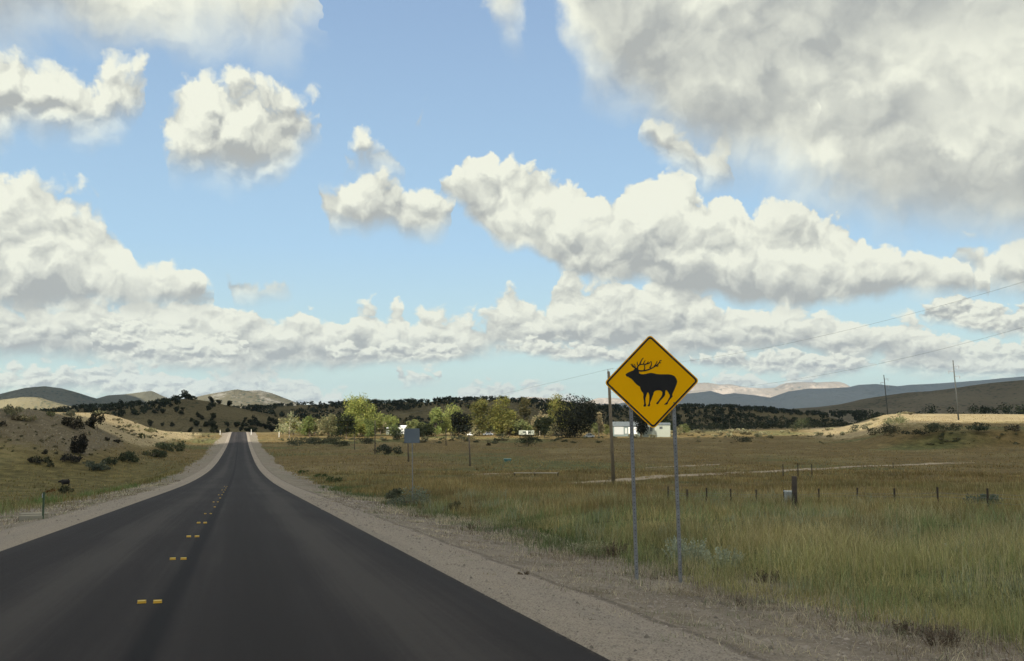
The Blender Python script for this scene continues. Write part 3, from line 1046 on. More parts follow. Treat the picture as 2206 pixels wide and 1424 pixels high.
o = MB()
o.poly([sgn(x, z) for x, z in round_diamond(HD, 0.055)], 0.003, 0.0)
face = o.build('face_panel', M_YELLOW, elk_sign)
back = MB().poly([sgn(x, z) for x, z in round_diamond(HD - 0.004, 0.055)], 0.002, 0.0035)
back.build('back_panel', M_SIGNBACK, elk_sign)
# black border: a ring 2 mm proud
bm = bmesh.new()
outer = [sgn(x, z) for x, z in round_diamond(HD - 0.020, 0.045)]
inner = [sgn(x, z) for x, z in round_diamond(HD - 0.056, 0.028)]
vo = [bm.verts.new((x, -0.002, z)) for x, z in outer]
vi = [bm.verts.new((x, -0.002, z)) for x, z in inner]
for i in range(len(vo)):
    j = (i + 1) % len(vo)
    bm.faces.new((vo[i], vo[j], vi[j], vi[i]))
me = bpy.data.meshes.new('border')
bm.to_mesh(me)
bm.free()
me.materials.append(M_BLACK)
obj_me('border', me, elk_sign)


def elk_xy(px, py):
    """drawing units of the silhouette -> metres on the sign face"""
    ax, ay = px - 678.5, py - 669.0
    # drawing axes: right (543.5,-15), up (-21.5,-553.5) for one half diagonal
    det = 543.5 * -553.5 - (-15 * -21.5)
    a = (ax * -553.5 - ay * -21.5) / det
    b = (543.5 * ay - -15 * ax) / det
    return sgn(a * HD, b * HD)


BODY = [(380, 583), (400, 567), (440, 548), (468, 538), (480, 520), (500, 505), (525, 515), (533, 545), (535, 570), (550, 580), (580, 583), (610, 578), (640, 570), (670, 566), (700, 570), (730, 578), (770, 583), (820, 583), (870, 582), (910, 590), (940, 605), (960, 635), (970, 665), (962, 700), (948, 735), (935, 765), (920, 800), (912, 822), (918, 840), (900, 862), (880, 885), (868, 905), (862, 925), (850, 935), (820, 936), (830, 923), (852, 905), (865, 880), (878, 855), (885, 838), (882, 820), (870, 800), (858, 778), (845, 766), (835, 775), (832, 800), (833, 818), (822, 840), (800, 865), (775, 892), (762, 912), (752, 930), (728, 929), (735, 914), (752, 895), (770, 868), (785, 848), (795, 832), (798, 815), (800, 795), (790, 778), (770, 770), (740, 770), (715, 778), (702, 795), (698, 815), (690, 835), (682, 855), (675, 880), (665, 905), (660, 922), (664, 940), (655, 956), (636, 956), (632, 944), (645, 928), (650, 905), (652, 875), (653, 845), (650, 820), (643, 800), (635, 793), (625, 805), (618, 830), (612, 850), (608, 870), (609, 900), (612, 922), (617, 943), (608, 959), (590, 960), (586, 947), (594, 928), (592, 900), (586, 872), (583, 848), (586, 820), (580, 800), (562, 778), (550, 750), (545, 728), (525, 716), (505, 700), (485, 680), (465, 655), (445, 635), (420, 622), (412, 613), (395, 610), (385, 600)]
mb = MB()
f = mb.bm.faces.new([mb.bm.verts.new((elk_xy(*p)[0], -0.002, elk_xy(*p)[1])) for p in BODY])
mb.build('elk_body_print', M_BLACK, elk_sign)
ANT = [([(505, 525), (485, 505), (462, 494), (446, 470), (440, 462)], 9), ([(478, 500), (466, 480), (460, 460)], 5), ([(490, 505), (486, 480), (482, 464)], 5),
       ([(462, 494), (452, 478), (440, 470)], 5),
       ([(520, 540), (560, 544), (600, 540), (645, 528), (690, 506), (725, 484), (752, 462), (768, 440), (772, 425), (790, 420)], 9),
       ([(765, 448), (785, 450)], 5), ([(700, 500), (722, 470), (735, 445), (740, 428)], 6), ([(725, 484), (745, 490), (752, 475)], 6),
       ([(515, 515), (520, 490), (538, 472), (565, 466), (600, 466), (635, 460), (655, 452)], 8),
       ([(524, 485), (514, 460), (512, 436)], 6), ([(540, 472), (552, 440), (566, 412), (583, 390)], 7), ([(582, 466), (592, 440), (604, 420)], 6),
       ([(620, 462), (632, 448), (638, 432)], 6), ([(590, 538), (600, 510), (595, 485), (605, 470), (640, 455), (662, 440), (672, 430)], 6),
       ([(655, 510), (668, 490), (676, 465), (674, 434)], 7)]
mb = MB()
for ai, (pts, w) in enumerate(ANT):
    dpt = []
    for (xa, ya), (xb, yb) in zip(pts[:-1], pts[1:]):
        for k in range(3):
            dpt.append((xa + (xb - xa) * k / 3, ya + (yb - ya) * k / 3))
    dpt.append(pts[-1])
    L, Rr = [], []
    for i, p in enumerate(dpt):
        a = dpt[max(0, i - 1)]
        b_ = dpt[min(len(dpt) - 1, i + 1)]
        tx, ty = b_[0] - a[0], b_[1] - a[1]
        ln = max(1e-6, sqrt(tx * tx + ty * ty))
        hw = (w * 0.85) * (1 - 0.6 * i / (len(dpt) - 1)) + 1.6
        L.append(elk_xy(p[0] - ty / ln * hw, p[1] + tx / ln * hw))
        Rr.append(elk_xy(p[0] + ty / ln * hw, p[1] - tx / ln * hw))
    yy = -0.0022 - 0.00012 * ai
    vl = [mb.bm.verts.new((x, yy, z)) for x, z in L]
    vr = [mb.bm.verts.new((x, yy, z)) for x, z in Rr]
    for i in range(len(vl) - 1):
        mb.bm.faces.new((vl[i], vl[i + 1], vr[i + 1], vr[i]))
mb.build('antler_print', M_BLACK, elk_sign)

# posts: steel channels with a row of holes
PT = {-0.315: CZ + 0.345, 0.315: CZ + 0.345}
for px_, top in PT.items():
    mb = MB()
    for (cx, cy, sx, sy) in ((0, 0, 0.026, 0.005), (-0.015, 0.012, 0.005, 0.026), (0.015, 0.012, 0.005, 0.026), (-0.0215, 0.025, 0.011, 0.004), (0.0215, 0.025, 0.011, 0.004)):
        mb.box((CX + px_ + cx, 0.012 + cy, top / 2 - 0.15), (sx, sy, top + 0.3))
    post = mb.build('post', M_SPOST, elk_sign)
    holes = MB()
    for k in range(int(top / 0.0508) - 12):
        holes.box((CX + px_, 0.0085, 0.12 + k * 0.0508), (0.010, 0.0035, 0.010))
    holes.build('bolt_hole', M_BLACK, post)['kind'] = 'stuff'
for bx, by in ((410, 415), (912, 395), (425, 935), (932, 912)):
    x, z = elk_xy(bx, by)
    mb = MB().tube([(x, -0.009, z), (x, 0.0, z)], 0.011, 6)
    mb.build('bolt', M_BOLT, elk_sign)

# ------------------------------------------------------------------ road studs on the joint
M_STUD = plain('yellow_marker', (0.58, 0.34, 0.03), 0.6, var=0.35)
M_STUDF = plain('reflective_strip', (0.9, 0.75, 0.3), 0.35, var=0.05)
STUD_L = ['first row from the camera', 'second row', 'third row', 'fourth row', 'fifth row']
me_stud = None
for k in range(13):
    y = 10.48 + 4.8 * k
    for s_, u in ((0, -1.04), (1, -0.865)):
        if k >= 4 and s_ == 0 and k % 2:
            continue
        x = u - SKEW * y
        root = empty('lane_marker', (x, y, road_z(u, y) + 0.001), (R(-3.2) * 1, 0, R(16)))
        if me_stud is None:
            a = MB().box((0, 0, 0.003), (0.092, 0.035, 0.006), bev=0.002).build('base', M_STUD, root)
            b_ = MB().box((0, 0.004, 0.020), (0.09, 0.006, 0.032), bev=0.002).build('tab', M_STUD, root)
            c_ = MB().box((0, -0.001, 0.028), (0.084, 0.004, 0.010)).build('reflector', M_STUDF, root)
            me_stud = (a, b_, c_)
        else:
            for q in me_stud:
                c = q.copy()
                COL.objects.link(c)
                c.parent = root
        if k >= 4:
            root.scale = (0.72, 0.72, 0.72)
        side_ = 'left' if s_ == 0 else 'right'
        if k < 4:
            lab = '%s yellow lane marker tab of the %s pair from the front' % (side_, ['first', 'second', 'third', 'fourth'][k])
        else:
            lab = 'tiny yellow marker tab among those beyond the fourth pair'
        tag(root, lab, 'lane marker', 'yellow marker tabs along the road joint')

# ------------------------------------------------------------------ poles, wires and fences


def leaning(px0, py0, px1, py1, Y=None):
    """foot and head of an upright seen between two photo pixels"""
    p = hit(px1, py1) if Y is None else on_ground(px1, Y)
    q = at(px0, py0, p.y)
    return p, q


def pole(name, p, q, r0, r1, mat, label, cat, group=None, parts=None, n=8):
    root = empty(name, p)
    dv = q - p
    MB().tube([Vector((0, 0, -0.4)) - dv * 0.0, dv * 0.5, dv], [r0, (r0 + r1) / 2, r1], n).build('pole', mat, root, smooth=True)
    if parts:
        parts(root, dv)
    return tag(root, label, cat, group)


def head(root, dv):
    MB().box(dv + Vector((0.0, 0, -0.35)), (0.12, 0.10, 0.5), bev=0.01).build('bracket', M_STEEL, root)
    MB().tube([dv + Vector((-0.05, 0, 0.0)), dv + Vector((-0.05, 0, 0.16))], [0.05, 0.03], 8).build('insulator', M_STEEL, root)
    MB().tube([dv + Vector((-0.05, 0, 0.14)), dv + Vector((0.35, 0, 0.22))], 0.02, 6).build('arm', M_STEEL, root)


p1, q1 = leaning(1311, 800, 1322, 1043)
pole('utility_pole', p1, q1, 0.15, 0.10, M_WOOD, 'leaning wooden utility pole just behind the yellow elk sign', 'utility pole', parts=head)
# the next pole of the line, out of the picture to the right
p2 = Vector((44, 38, G(44, 38)))
q2 = p2 + Vector((0, 0, 14.5))
pole('utility_pole', p2, q2, 0.15, 0.10, M_WOOD, 'wooden utility pole beyond the right edge of the view, carrying both wires', 'utility pole', parts=head)


def wire(a, b, sag, label, r=0.012, cat='wire', group=None):
    pts = [a.lerp(b, t) - Vector((0, 0, sag * 4 * t * (1 - t))) for t in [i / 24 for i in range(25)]]
    o = MB().tube(pts, r, 5).build('overhead_wire', M_WIRE)
    return tag(o, label, cat, group)


wire(q1 + Vector((0.3, 0, 0.2)), at(2420, 540, 38), 0.9, 'thin upper overhead wire climbing to the right edge of the sky', 0.005, group='overhead wires')
wire(q1 - Vector((0, 0, 1.6)), at(2420, 640, 40), 1.3, 'thin lower overhead wire climbing to the right above the power poles', 0.005, group='overhead wires')
wire(q1 + Vector((-0.05, 0, 0.15)), at(700, 905, 330), 1.5, 'thin wire falling away to the left of the wooden pole', 0.007, group='overhead wires')
gy = hit(1215, 985)
wire(q1 - Vector((0, 0, 3.3)), Vector((gy.x, gy.y, gy.z)), 0.0, 'guy wire slanting down left from the wooden pole', 0.008, group='overhead wires')


def power_arms(sp):
    def fn(root, dv):
        L = dv.length
        for f_, s_ in sp:
            p = dv * f_
            MB().tube([p, p + Vector((s_ * 2.1, 0, 0.15))], [0.16, 0.12], 6).build('arm', M_STEEL, root)
            MB().tube([p + Vector((s_ * 2.1, 0, 0.25)), p + Vector((s_ * 2.1, 0, -0.9))], [0.16, 0.12], 6).build('insulator', M_STEEL, root)
    return fn


M_PPOLE = plain('grey_steel_pole', (0.075, 0.08, 0.075), 0.8, metal=0.0)
arms = power_arms(((0.90, 1), (0.81, -1), (0.73, 1)))
p3 = on_ground(2057, 372)
pole('power_pole', p3, at(2053, 776, 372), 0.32, 0.20, M_PPOLE, 'tall power pole with three arms near the right edge', 'power pole', 'power poles on the far terrace', arms)
p4 = on_ground(1906, 520)
pole('power_pole', p4, at(1904, 808, 520), 0.32, 0.22, M_PPOLE, 'shorter looking power pole with arms, farther off and left of the tall one', 'power pole', 'power poles on the far terrace', arms)

# a row of short wooden poles across the field left of the sign
for k, (x0, y0, x1, y1, nm) in enumerate([(764, 936, 764, 969, 'first'), (808, 905, 808, 979, 'second'), (878, 925, 880, 995, 'third'), (1010, 936, 1013, 1004, 'fifth'), (961, 922, 961, 960, 'fourth')]):
    p, q = leaning(x0, y0, x1, y1)
    pole('field_pole', p, q, 0.15, 0.11, M_BARK, 'weathered thin pole in the field, %s from the road of the five' % nm, 'pole', 'thin poles across the field')

# fence on the right: steel posts, wire strands
FENCE = [(1440, 1056, 1086, 't'), (1481, 1063, 1090, 't'), (1523, 1060, 1092, 't'), (1575, 1062, 1092, 't'), (1630, 1064, 1094, 't'), (1690, 1064, 1092, 't'), (1712, 1026, 1098, 'w'),
         (1765, 1062, 1094, 't'), (1848, 1060, 1094, 't'), (1928, 1062, 1102, 't'), (2021, 1060, 1106, 't'), (2129, 1063, 1108, 't'), (2250, 1064, 1112, 't')]
fence = empty('field_fence', hit(1712, 1098))
tag(fence, 'wire fence of thin dark posts crossing the grass right of the sign', 'fence')
finv = Vector(fence.location)
prev = None
for px, ty, by, kd in FENCE:
    p = hit(px, by)
    q = at(px - 1, ty, p.y)
    if kd == 'w':
        q.z = at(px - 2, ty, p.y).z
        MB().tube([p - finv - Vector((0, 0, 0.3)), q - finv], [0.095, 0.085], 8).build('corner_post', M_DARKWOOD, fence, smooth=True)
    else:
        c = (p + q) / 2 - finv
        h_ = (q - p).length + 0.3
        MB().box(c, (0.05, 0.05, h_), bev=0.01).build('post', M_DARKWOOD, fence)
    if prev is not None:
        for f_ in (0.55, 0.80, 0.97):
            a = prev[0].lerp(prev[1], f_) - finv
            b_ = p.lerp(q, f_) - finv
            MB().tube([a, (a + b_) / 2 - Vector((0, 0, 0.03)), b_], 0.0035, 4).build('wire', M_WIRE, fence)
    if kd == 't':
        prev = (p, q)
fence2 = empty('field_fence', hit(1719, 1031))
tag(fence2, 'farther fence stub of a few posts beside the pale track', 'fence')
f2 = Vector(fence2.location)
for px, ty, by in [(1687, 1002, 1032), (1719, 1000, 1031), (1749, 1002, 1030), (1924, 998, 1008)]:
    p = hit(px, by)
    q = at(px, ty, p.y)
    MB().box((p + q) / 2 - f2, (0.09, 0.09, (q - p).length + 0.2), bev=0.01).build('post', M_DARKWOOD, fence2)

M_WHITE = plain('white_paint', (0.78, 0.78, 0.74), 0.6, var=0.08)
M_CONC0 = plain('pale_lid', (0.42, 0.42, 0.40), 0.7)
p = hit(1703, 1094)
bx = empty('utility_box', p)
tag(bx, 'small pale utility box beside the tall dark fence post', 'utility box')
MB().box((0, 0, 0.27), (0.33, 0.28, 0.5), bev=0.02).build('cabinet', plain('pale_grey_paint', (0.30, 0.32, 0.32), 0.6), bx)
MB().box((0, 0, 0.54), (0.37, 0.32, 0.05), bev=0.015).build('lid', M_CONC0, bx)

# fallen pale rails
p = hit(1160, 1027)
rail = empty('fallen_rail', p)
tag(rail, 'pale fallen rail with a thin stick leaning on it in the brown grass', 'fallen rail')
a, b_ = hit(1108, 1026) - p, hit(1202, 1028) - p
MB().tube([a + Vector((0, 0, 0.38)), b_ + Vector((0, 0, 0.42))], 0.06, 6).build('rail', plain('bleached_wood', (0.42, 0.36, 0.27), 0.9), rail)
for e in (a, b_, (a + b_) / 2):
    MB().tube([e, e + Vector((0, 0, 0.45))], 0.05, 6).build('stub', M_DARKWOOD, rail)
MB().tube([hit(1146, 1026) - p + Vector((0, 0, .3)), at(1166, 1003, p.y) - p], 0.03, 5).build('stick', plain('dry_stick', (0.35, 0.30, 0.2), 0.9), rail)
p = hit(1093, 994)
tr = empty('water_trough', p)
tag(tr, 'small teal trough lying in the field', 'trough')
M_TEAL = plain('teal_plastic', (0.06, 0.17, 0.16), 0.6)
MB().tube([(0, 0, 0), (0, 0, 0.5)], [0.75, 0.80], 16).build('tub', M_TEAL, tr)
MB().tube([(0, 0, 0.5), (0, 0, 0.56)], [0.86, 0.86], 16).build('rim', plain('pale_teal', (0.18, 0.30, 0.28), 0.6), tr)

# grey sign seen from behind, farther along the verge
p = hit(889, 1092)
sg = empty('grey_sign', p, (0, R(-1), R(-22)))
tag(sg, 'grey metal sign seen from behind on one thin post', 'road sign')
zt = at(885, 921, p.y).z - p.z
hw = 0.38
pts = [(-hw, zt - 2 * hw), (hw, zt - 2 * hw), (hw, zt), (-hw, zt - 0.05)]
MB().poly([(-0.36, -0.30), (0.36, -0.30), (0.36, 0.30), (-0.36, 0.30)], 0.003, -0.03).build('panel', plain('dull_steel', (0.13, 0.15, 0.17), 0.8, metal=0.0), sg).location.z = zt - 0.34
MB().box((0, 0, (zt - 0.15) / 2), (0.035, 0.02, zt - 0.15)).build('post', M_SPOST, sg)

# left verge: green steel post and a concrete culvert end
p, q = leaning(93, 1064, 94, 1118)
r_ = empty('steel_post', p)
tag(r_, 'thin green steel post beside the left verge', 'post')
MB().box(((q - p) / 2), (0.05, 0.035, (q - p).length + 0.1)).build('stake', M_GREENPOST, r_)
MB().box(((q - p) * 0.93), (0.06, 0.02, 0.12)).build('reflector_plate', M_STEEL, r_)
p = hit(72, 1119)
cv = empty('culvert_end', p, (0, 0, R(10)))
tag(cv, 'low pale concrete block at the foot of the green post', 'culvert')
M_CONC = plain('concrete', (0.27, 0.24, 0.18), 0.9, var=0.3, bump=0.3)
MB().box((0, 0, 0.05), (0.70, 0.45, 0.20), bev=0.03).build('headwall', M_CONC, cv)
MB().box((0, 0.05, 0.165), (0.76, 0.30, 0.04), bev=0.015).build('cap', M_CONC, cv)

# delineators at the crest
for (px, ty, by, lab) in [(474, 926, 937, 'small white delineator post left of the road at the crest'), (541, 923, 937, 'small white delineator post right of the road at the crest'), (601, 920, 942, 'white post farther right along the crest verge')]:
    p = hit(px, by)
    q = at(px, ty, p.y)
    d_ = empty('delineator', p)
    tag(d_, lab, 'delineator post', 'white posts at the crest')
    h_ = min(2.6, (q - p).length)
    MB().box((0, 0, h_ / 2), (0.20, 0.06, h_), bev=0.01).build('stake', M_WHITE, d_)
    MB().box((0, -0.035, h_ * 0.85), (0.17, 0.02, 0.25)).build('reflector', M_STUDF, d_)

# ------------------------------------------------------------------ calf in the low ground on the left
p = hit(141, 1047)
sc_ = 15 / FPX * p.y / 1.15
M_HIDE = plain('black_hide', (0.018, 0.015, 0.013), 0.8, var=0.3)
calf = empty('calf', p, (0, 0, R(8)))
calf.scale = (sc_ * 1.15,) * 3
tag(calf, 'small black calf standing in the grass on the left', 'calf')
joints = [((0.0, 0, 0.60), 0.30), ((-0.32, 0, 0.60), 0.28), ((-0.52, 0, 0.62), 0.20), ((-0.70, 0, 0.66), 0.13), ((-0.86, 0, 0.62), 0.13), ((-1.02, 0, 0.54), 0.07),
          ((0.32, 0, 0.62), 0.28), ((0.52, 0, 0.62), 0.19)]
edges = [(0, 1), (1, 2), (2, 3), (3, 4), (4, 5), (0, 6), (6, 7)]
for sx, root_i, fore in ((-0.38, 1, True), (0.42, 6, False)):
    for sy in (-1, 1):
        k = len(joints)
        dx_ = 0.02 if fore else 0.06
        joints += [((sx, 0.10 * sy, 0.48), 0.085), ((sx + (0.0 if fore else -0.03), 0.11 * sy, 0.30 if fore else 0.40), 0.05), ((sx + dx_, 0.11 * sy, 0.24), 0.035), ((sx, 0.11 * sy, 0.0), 0.035)]
        edges += [(root_i, k), (k, k + 1), (k + 1, k + 2), (k + 2, k + 3)]
me = bpy.data.meshes.new('body')
me.from_pydata([j[0] for j in joints], edges, [])
cb = obj_me('body', me, calf, M_HIDE)
md = cb.modifiers.new('skin', 'SKIN')
for v_, j in zip(me.skin_vertices[0].data, joints):
    v_.radius = (j[1] * 1.3, j[1] * 1.3)
me.skin_vertices[0].data[0].use_root = True
cb.modifiers.new('sub', 'SUBSURF').levels = 1
MB().tube([(0.56, 0, 0.62), (0.62, 0, 0.45), (0.61, 0, 0.22)], [0.02, 0.015, 0.03], 5).build('tail', M_HIDE, calf)
for sy in (-1, 1):
    MB().tube([(-0.80, 0.07 * sy, 0.57), (-0.78, 0.19 * sy, 0.55)], [0.03, 0.01], 5).build('ear', M_HIDE, calf)

# ------------------------------------------------------------------ buildings among the trees
M_PALEDOOR = plain('pale_door_paint', (0.45, 0.46, 0.44), 0.6)
M_TIN = plain('white_tin_roof', (0.80, 0.80, 0.78), 0.4, var=0.06)
M_GREYROOF = plain('grey_shingle_roof', (0.10, 0.115, 0.12), 0.8, var=0.2)
M_SIDING = plain('grey_green_siding', (0.16, 0.195, 0.185), 0.8, var=0.08)
M_CREAM = plain('cream_siding', (0.32, 0.34, 0.28), 0.8, var=0.08)
M_GLASS = plain('dark_window_glass', (0.03, 0.035, 0.04), 0.15, spec=0.6)
M_TANW = plain('tan_siding', (0.48, 0.38, 0.24), 0.8)


def gable(mb, x0, x1, y0, y1, z0, z1, over=0.25, th=0.12):
    """roof with the ridge along x"""
    ym = (y0 + y1) / 2
    for s_, (a, b_) in enumerate(((y0 - over, ym), (y1 + over, ym))):
        za, zb = z0 - over * (z1 - z0) / (ym - y0), z1
        vs = [mb.bm.verts.new(v_) for v_ in ((x0 - over, a, za), (x1 + over, a, za), (x1 + over, b_, zb), (x0 - over, b_, zb),
                                             (x0 - over, a, za + th), (x1 + over, a, za + th), (x1 + over, b_, zb + th), (x0 - over, b_, zb + th))]
        for q in ((0, 1, 2, 3), (4, 5, 6, 7), (0, 1, 5, 4), (1, 2, 6, 5), (2, 3, 7, 6), (3, 0, 4, 7)):
            mb.bm.faces.new([vs[i] for i in q])
    return mb


def gable_ends(mb, x0, x1, y0, y1, z0, z1):
    ym = (y0 + y1) / 2
    for x in (x0, x1):
        mb.bm.faces.new([mb.bm.verts.new(v_) for v_ in ((x, y0, z0), (x, y1, z0), (x, ym, z1))])
    return mb


def house(px0, px1, pybase, pyeave, pyridge, D, wall, roof, label, openings, rz=0, depth=7.5, name='house'):
    p = on_ground((px0 + px1) / 2, D)
    k = D / FPX
    w = (px1 - px0) * k
    zb = at((px0 + px1) / 2, pybase, D).z - p.z
    ze = at((px0 + px1) / 2, pyeave, D).z - p.z
    zr = at((px0 + px1) / 2, pyridge, D).z - p.z
    root = empty(name, p, (0, 0, R(rz)))
    tag(root, label, 'house' if name == 'house' else name.replace('_', ' '))
    mb = MB().box((0, depth / 2, ze / 2 - 0.4), (w, depth, ze + 0.8))
    gable_ends(mb, -w / 2, w / 2, 0, depth, ze, zr)
    mb.build('wall', wall, root)
    gable(MB(), -w / 2, w / 2, 0, depth, ze, zr).build('roof', roof, root)
    for (a, b_, c_, d_, mat, nm) in openings:
        xa, xb = (a - (px0 + px1) / 2) * k, (b_ - (px0 + px1) / 2) * k
        za, zc = at(px0, d_, D).z - p.z, at(px0, c_, D).z - p.z
        q = MB().box(((xa + xb) / 2, -0.05, (za + zc) / 2), (xb - xa, 0.12, zc - za)).build(nm, mat, root)
        if nm == 'window':
            MB().box(((xa + xb) / 2, -0.13, (za + zc) / 2), (0.07, 0.03, zc - za)).build('mullion', M_WHITE, q)
    return root


house(1318, 1376, 937, 918, 909, 418, M_SIDING, M_GREYROOF, 'grey green house with a white garage door left of the dark tree behind the sign', [
    (1321, 1341, 919.5, 936, M_PALEDOOR, 'garage_door'), (1344, 1349, 922, 934, M_PALEDOOR, 'window'), (1351.5, 1355, 920, 938, M_WHITE, 'door'), (1363, 1370, 920, 938, M_WHITE, 'door')], rz=-2)
house(1384, 1441, 934, 915, 911, 412, M_CREAM, M_GREYROOF, 'long low cream mobile home right of the grey green house', [
    (1391, 1395, 920, 927, M_GLASS, 'window'), (1398, 1402, 920, 929, M_GLASS, 'window'), (1418, 1424, 919, 924, M_GLASS, 'window')], depth=4.5)
house(838, 866, 936, 928, 921, 452, M_CREAM, M_TIN, 'low building with a bright white metal roof among the cottonwoods', [(856, 864, 926, 934, M_WHITE, 'door')], rz=14, depth=8, name='shed')
house(866, 886, 934, 921, 917, 470, M_WHITE, M_TIN, 'small white gabled shed behind the white roofed building', [(873, 878, 924, 933, M_GLASS, 'window')], rz=14, depth=5, name='shed')
house(1092, 1108, 934, 922, 919, 428, M_TANW, M_GREYROOF, 'small tan cabin left of the round dark field tree', [(1096, 1099, 924, 930, M_GLASS, 'window'), (1103, 1106, 923, 934, M_WHITE, 'door')], depth=4, name='cabin')

M_TYRE = plain('tyre_rubber', (0.02, 0.02, 0.02), 0.9)


def vehicle(px, D, L, H, mat, label, cat, name, rz=0, boxy=False):
    p = on_ground(px, D)
    root = empty(name, p, (0, 0, R(rz)))
    tag(root, label, cat, 'vehicles parked among the trees')
    if boxy:
        MB().box((0, 0, H * 0.58), (L, 2.2, H * 0.78), bev=0.15).build('body', mat, root)
        MB().box((L * 0.2, -1.13, H * 0.68), (L * 0.16, 0.05, H * 0.22)).build('window', M_GLASS, root)
        MB().box((-L * 0.15, -1.13, H * 0.68), (L * 0.2, 0.05, H * 0.22)).build('window', M_GLASS, root)
        MB().box((L * 0.03, -1.13, H * 0.55), (L * 0.08, 0.05, H * 0.6)).build('door', M_WHITE, root)
    else:
        pts = [(-L / 2, 0.35), (-L / 2, 0.85), (-L * 0.27, 0.95), (-L * 0.17, H), (L * 0.22, H), (L * 0.30, 0.98), (L / 2, 0.95), (L / 2, 0.35)]
        MB().poly(pts, 1.75, -0.87).build('body', mat, root)
        MB().poly([(-L * 0.23, 1.0), (-L * 0.155, H - 0.1), (0, H - 0.1), (0, 1.0)], 0.03, -0.90).build('window', M_GLASS, root)
        MB().poly([(L * 0.02, 1.0), (L * 0.02, H - 0.1), (L * 0.20, H - 0.1), (L * 0.26, 1.0)], 0.03, -0.90).build('window', M_GLASS, root)
    for x in (-L * 0.3, L * 0.3):
        for y in (-0.85, 0.85):
            MB().tube([(x, y - 0.1, 0.34), (x, y + 0.1, 0.34)], 0.34, 12).build('wheel', M_TYRE, root)
    return root


vehicle(1267, 405, 4.6, 1.75, M_WHITE, 'white car parked right of the big black tree', 'car', 'parked_car', rz=20)
vehicle(1134, 425, 7.0, 2.6, M_CREAM, 'pale camper trailer under the olive trees', 'trailer', 'camper_trailer', boxy=True)
vehicle(1052, 430, 4.6, 1.6, M_STEEL, 'silver car in the shade under the olive cottonwoods', 'car', 'parked_car', rz=5)
vehicle(1018, 432, 4.6, 1.6, M_WHITE, 'white car beside the round black green tree', 'car', 'parked_car', rz=-10)

# ------------------------------------------------------------------ pale tracks across the field


def track(pts, w, label, h=0.05):
    P_ = [hit(*q) for q in pts]
    V, Fq = [], []
    D_ = []
    for a, b_ in zip(P_[:-1], P_[1:]):
        k = max(2, int((b_ - a).length / 2))
        D_ += [a.lerp(b_, i / k) for i in range(k)]
    D_.append(P_[-1])
    n = len(D_)
    for i, p in enumerate(D_):
        tdir = (D_[min(n - 1, i + 1)] - D_[max(0, i - 1)])
        tdir.z = 0
        tdir.normalize()
        nrm = Vector((-tdir.y, tdir.x, 0))
        ww = w * (1 + 0.35 * float(fbm(p.x, p.y, 9, 3, 0.6, 33))) * min(1, (min(i, n - 1 - i) + 0.3) / 5)
        for j in range(5):
            s_ = (j - 2) / 2
            x, y = p.x + nrm.x * ww * s_, p.y + nrm.y * ww * s_
            V.append((x, y, G(x, y) + h * (1 if abs(s_) < 0.9 else -1) + 0.10))
    for i in range(n - 1):
        for j in range(4):
            a = i * 5 + j
            Fq.append((a, a + 1, a + 6, a + 5))
    o = mesh_np('dirt_track', V, Fq=Fq, mat=M_TRACK, smooth=True)
    return tag(o, label, kind='structure')


def track_material():
    m, t, b = new_mat('pale_dirt')
    P = t.coord()
    n = t.noise(P, scale=0.8, detail=6, rough=0.7)
    t.link(t.ramp(n, [(0.3, (0.17, 0.13, 0.08)), (0.55, (0.30, 0.24, 0.165)), (0.8, (0.38, 0.32, 0.23))]), b.inputs['Base Color'])
    b.inputs['Roughness'].default_value = 0.95
    return m


M_TRACK = track_material()
track([(1225, 1044), (1290, 1040), (1350, 1035), (1450, 1027), (1560, 1022), (1640, 1018), (1770, 1011), (1900, 1004), (2010, 999), (2100, 998)], 1.5, 'pale dirt track crossing the right hand field')
track([(1390, 1009), (1470, 1005), (1550, 1001)], 1.3, 'faint short pale track behind the elk sign')
track([(1015, 1024), (1060, 1022), (1108, 1022)], 0.8, 'thin pale streak of bare earth left of the fallen rail')
# ------------------------------------------------------------------ vegetation
def leaf_quads(C, size, rs, flat=0.0, aspect=0.7):
    """a four-cornered leaf clump at each centre, random attitude; returns verts, quads"""
    n = len(C)
    a = rs.normal(size=(n, 3))
    a /= np.linalg.norm(a, axis=1, keepdims=True) + 1e-9
    b = rs.normal(size=(n, 3))
    b -= (a * b).sum(1, keepdims=True) * a
    b /= np.linalg.norm(b, axis=1, keepdims=True) + 1e-9
    s = (size * rs.uniform(0.6, 1.35, n))[:, None]
    a, b = a * s * 0.5, b * s * 0.5 * aspect
    V = np.stack([C - a * 1.0, C + b, C + a, C - b], 1).reshape(-1, 3)
    Q = np.arange(4 * n).reshape(n, 4)
    return V, Q


def crown_points(blobs, n, rs, shell=0.55, rag=0.25):
    """points in a union of ellipsoids (x, y, z, rx, ry, rz), denser near their surface"""
    B = np.array(blobs, float)
    w = (B[:, 3] * B[:, 4] * B[:, 5]) ** 0.67
    k = rs.choice(len(B), n, p=w / w.sum())
    d = rs.normal(size=(n, 3))
    d /= np.linalg.norm(d, axis=1, keepdims=True)
    r = (shell + (1 - shell) * rs.random(n) ** 0.6) * (1 + rag * rs.normal(size=n) * 0.5)
    return B[k, :3] + d * r[:, None] * B[k, 3:], k, d


def leaf_colour(k, d, nb, base, var, rs, n, hue=0.12):
    """each clump its own tone, each leaf a little different"""
    bt = 1 + rs.uniform(-var, var, nb)
    lt = 1 + rs.uniform(-0.25, 0.25, n)
    c = np.array(base)[None, :] * (bt[k] * lt)[:, None]
    c[:, 0] *= 1 + rs.uniform(-hue, hue * 1.5, n)
    return np.repeat(np.clip(c, 0.005, 0.9), 4, axis=0)


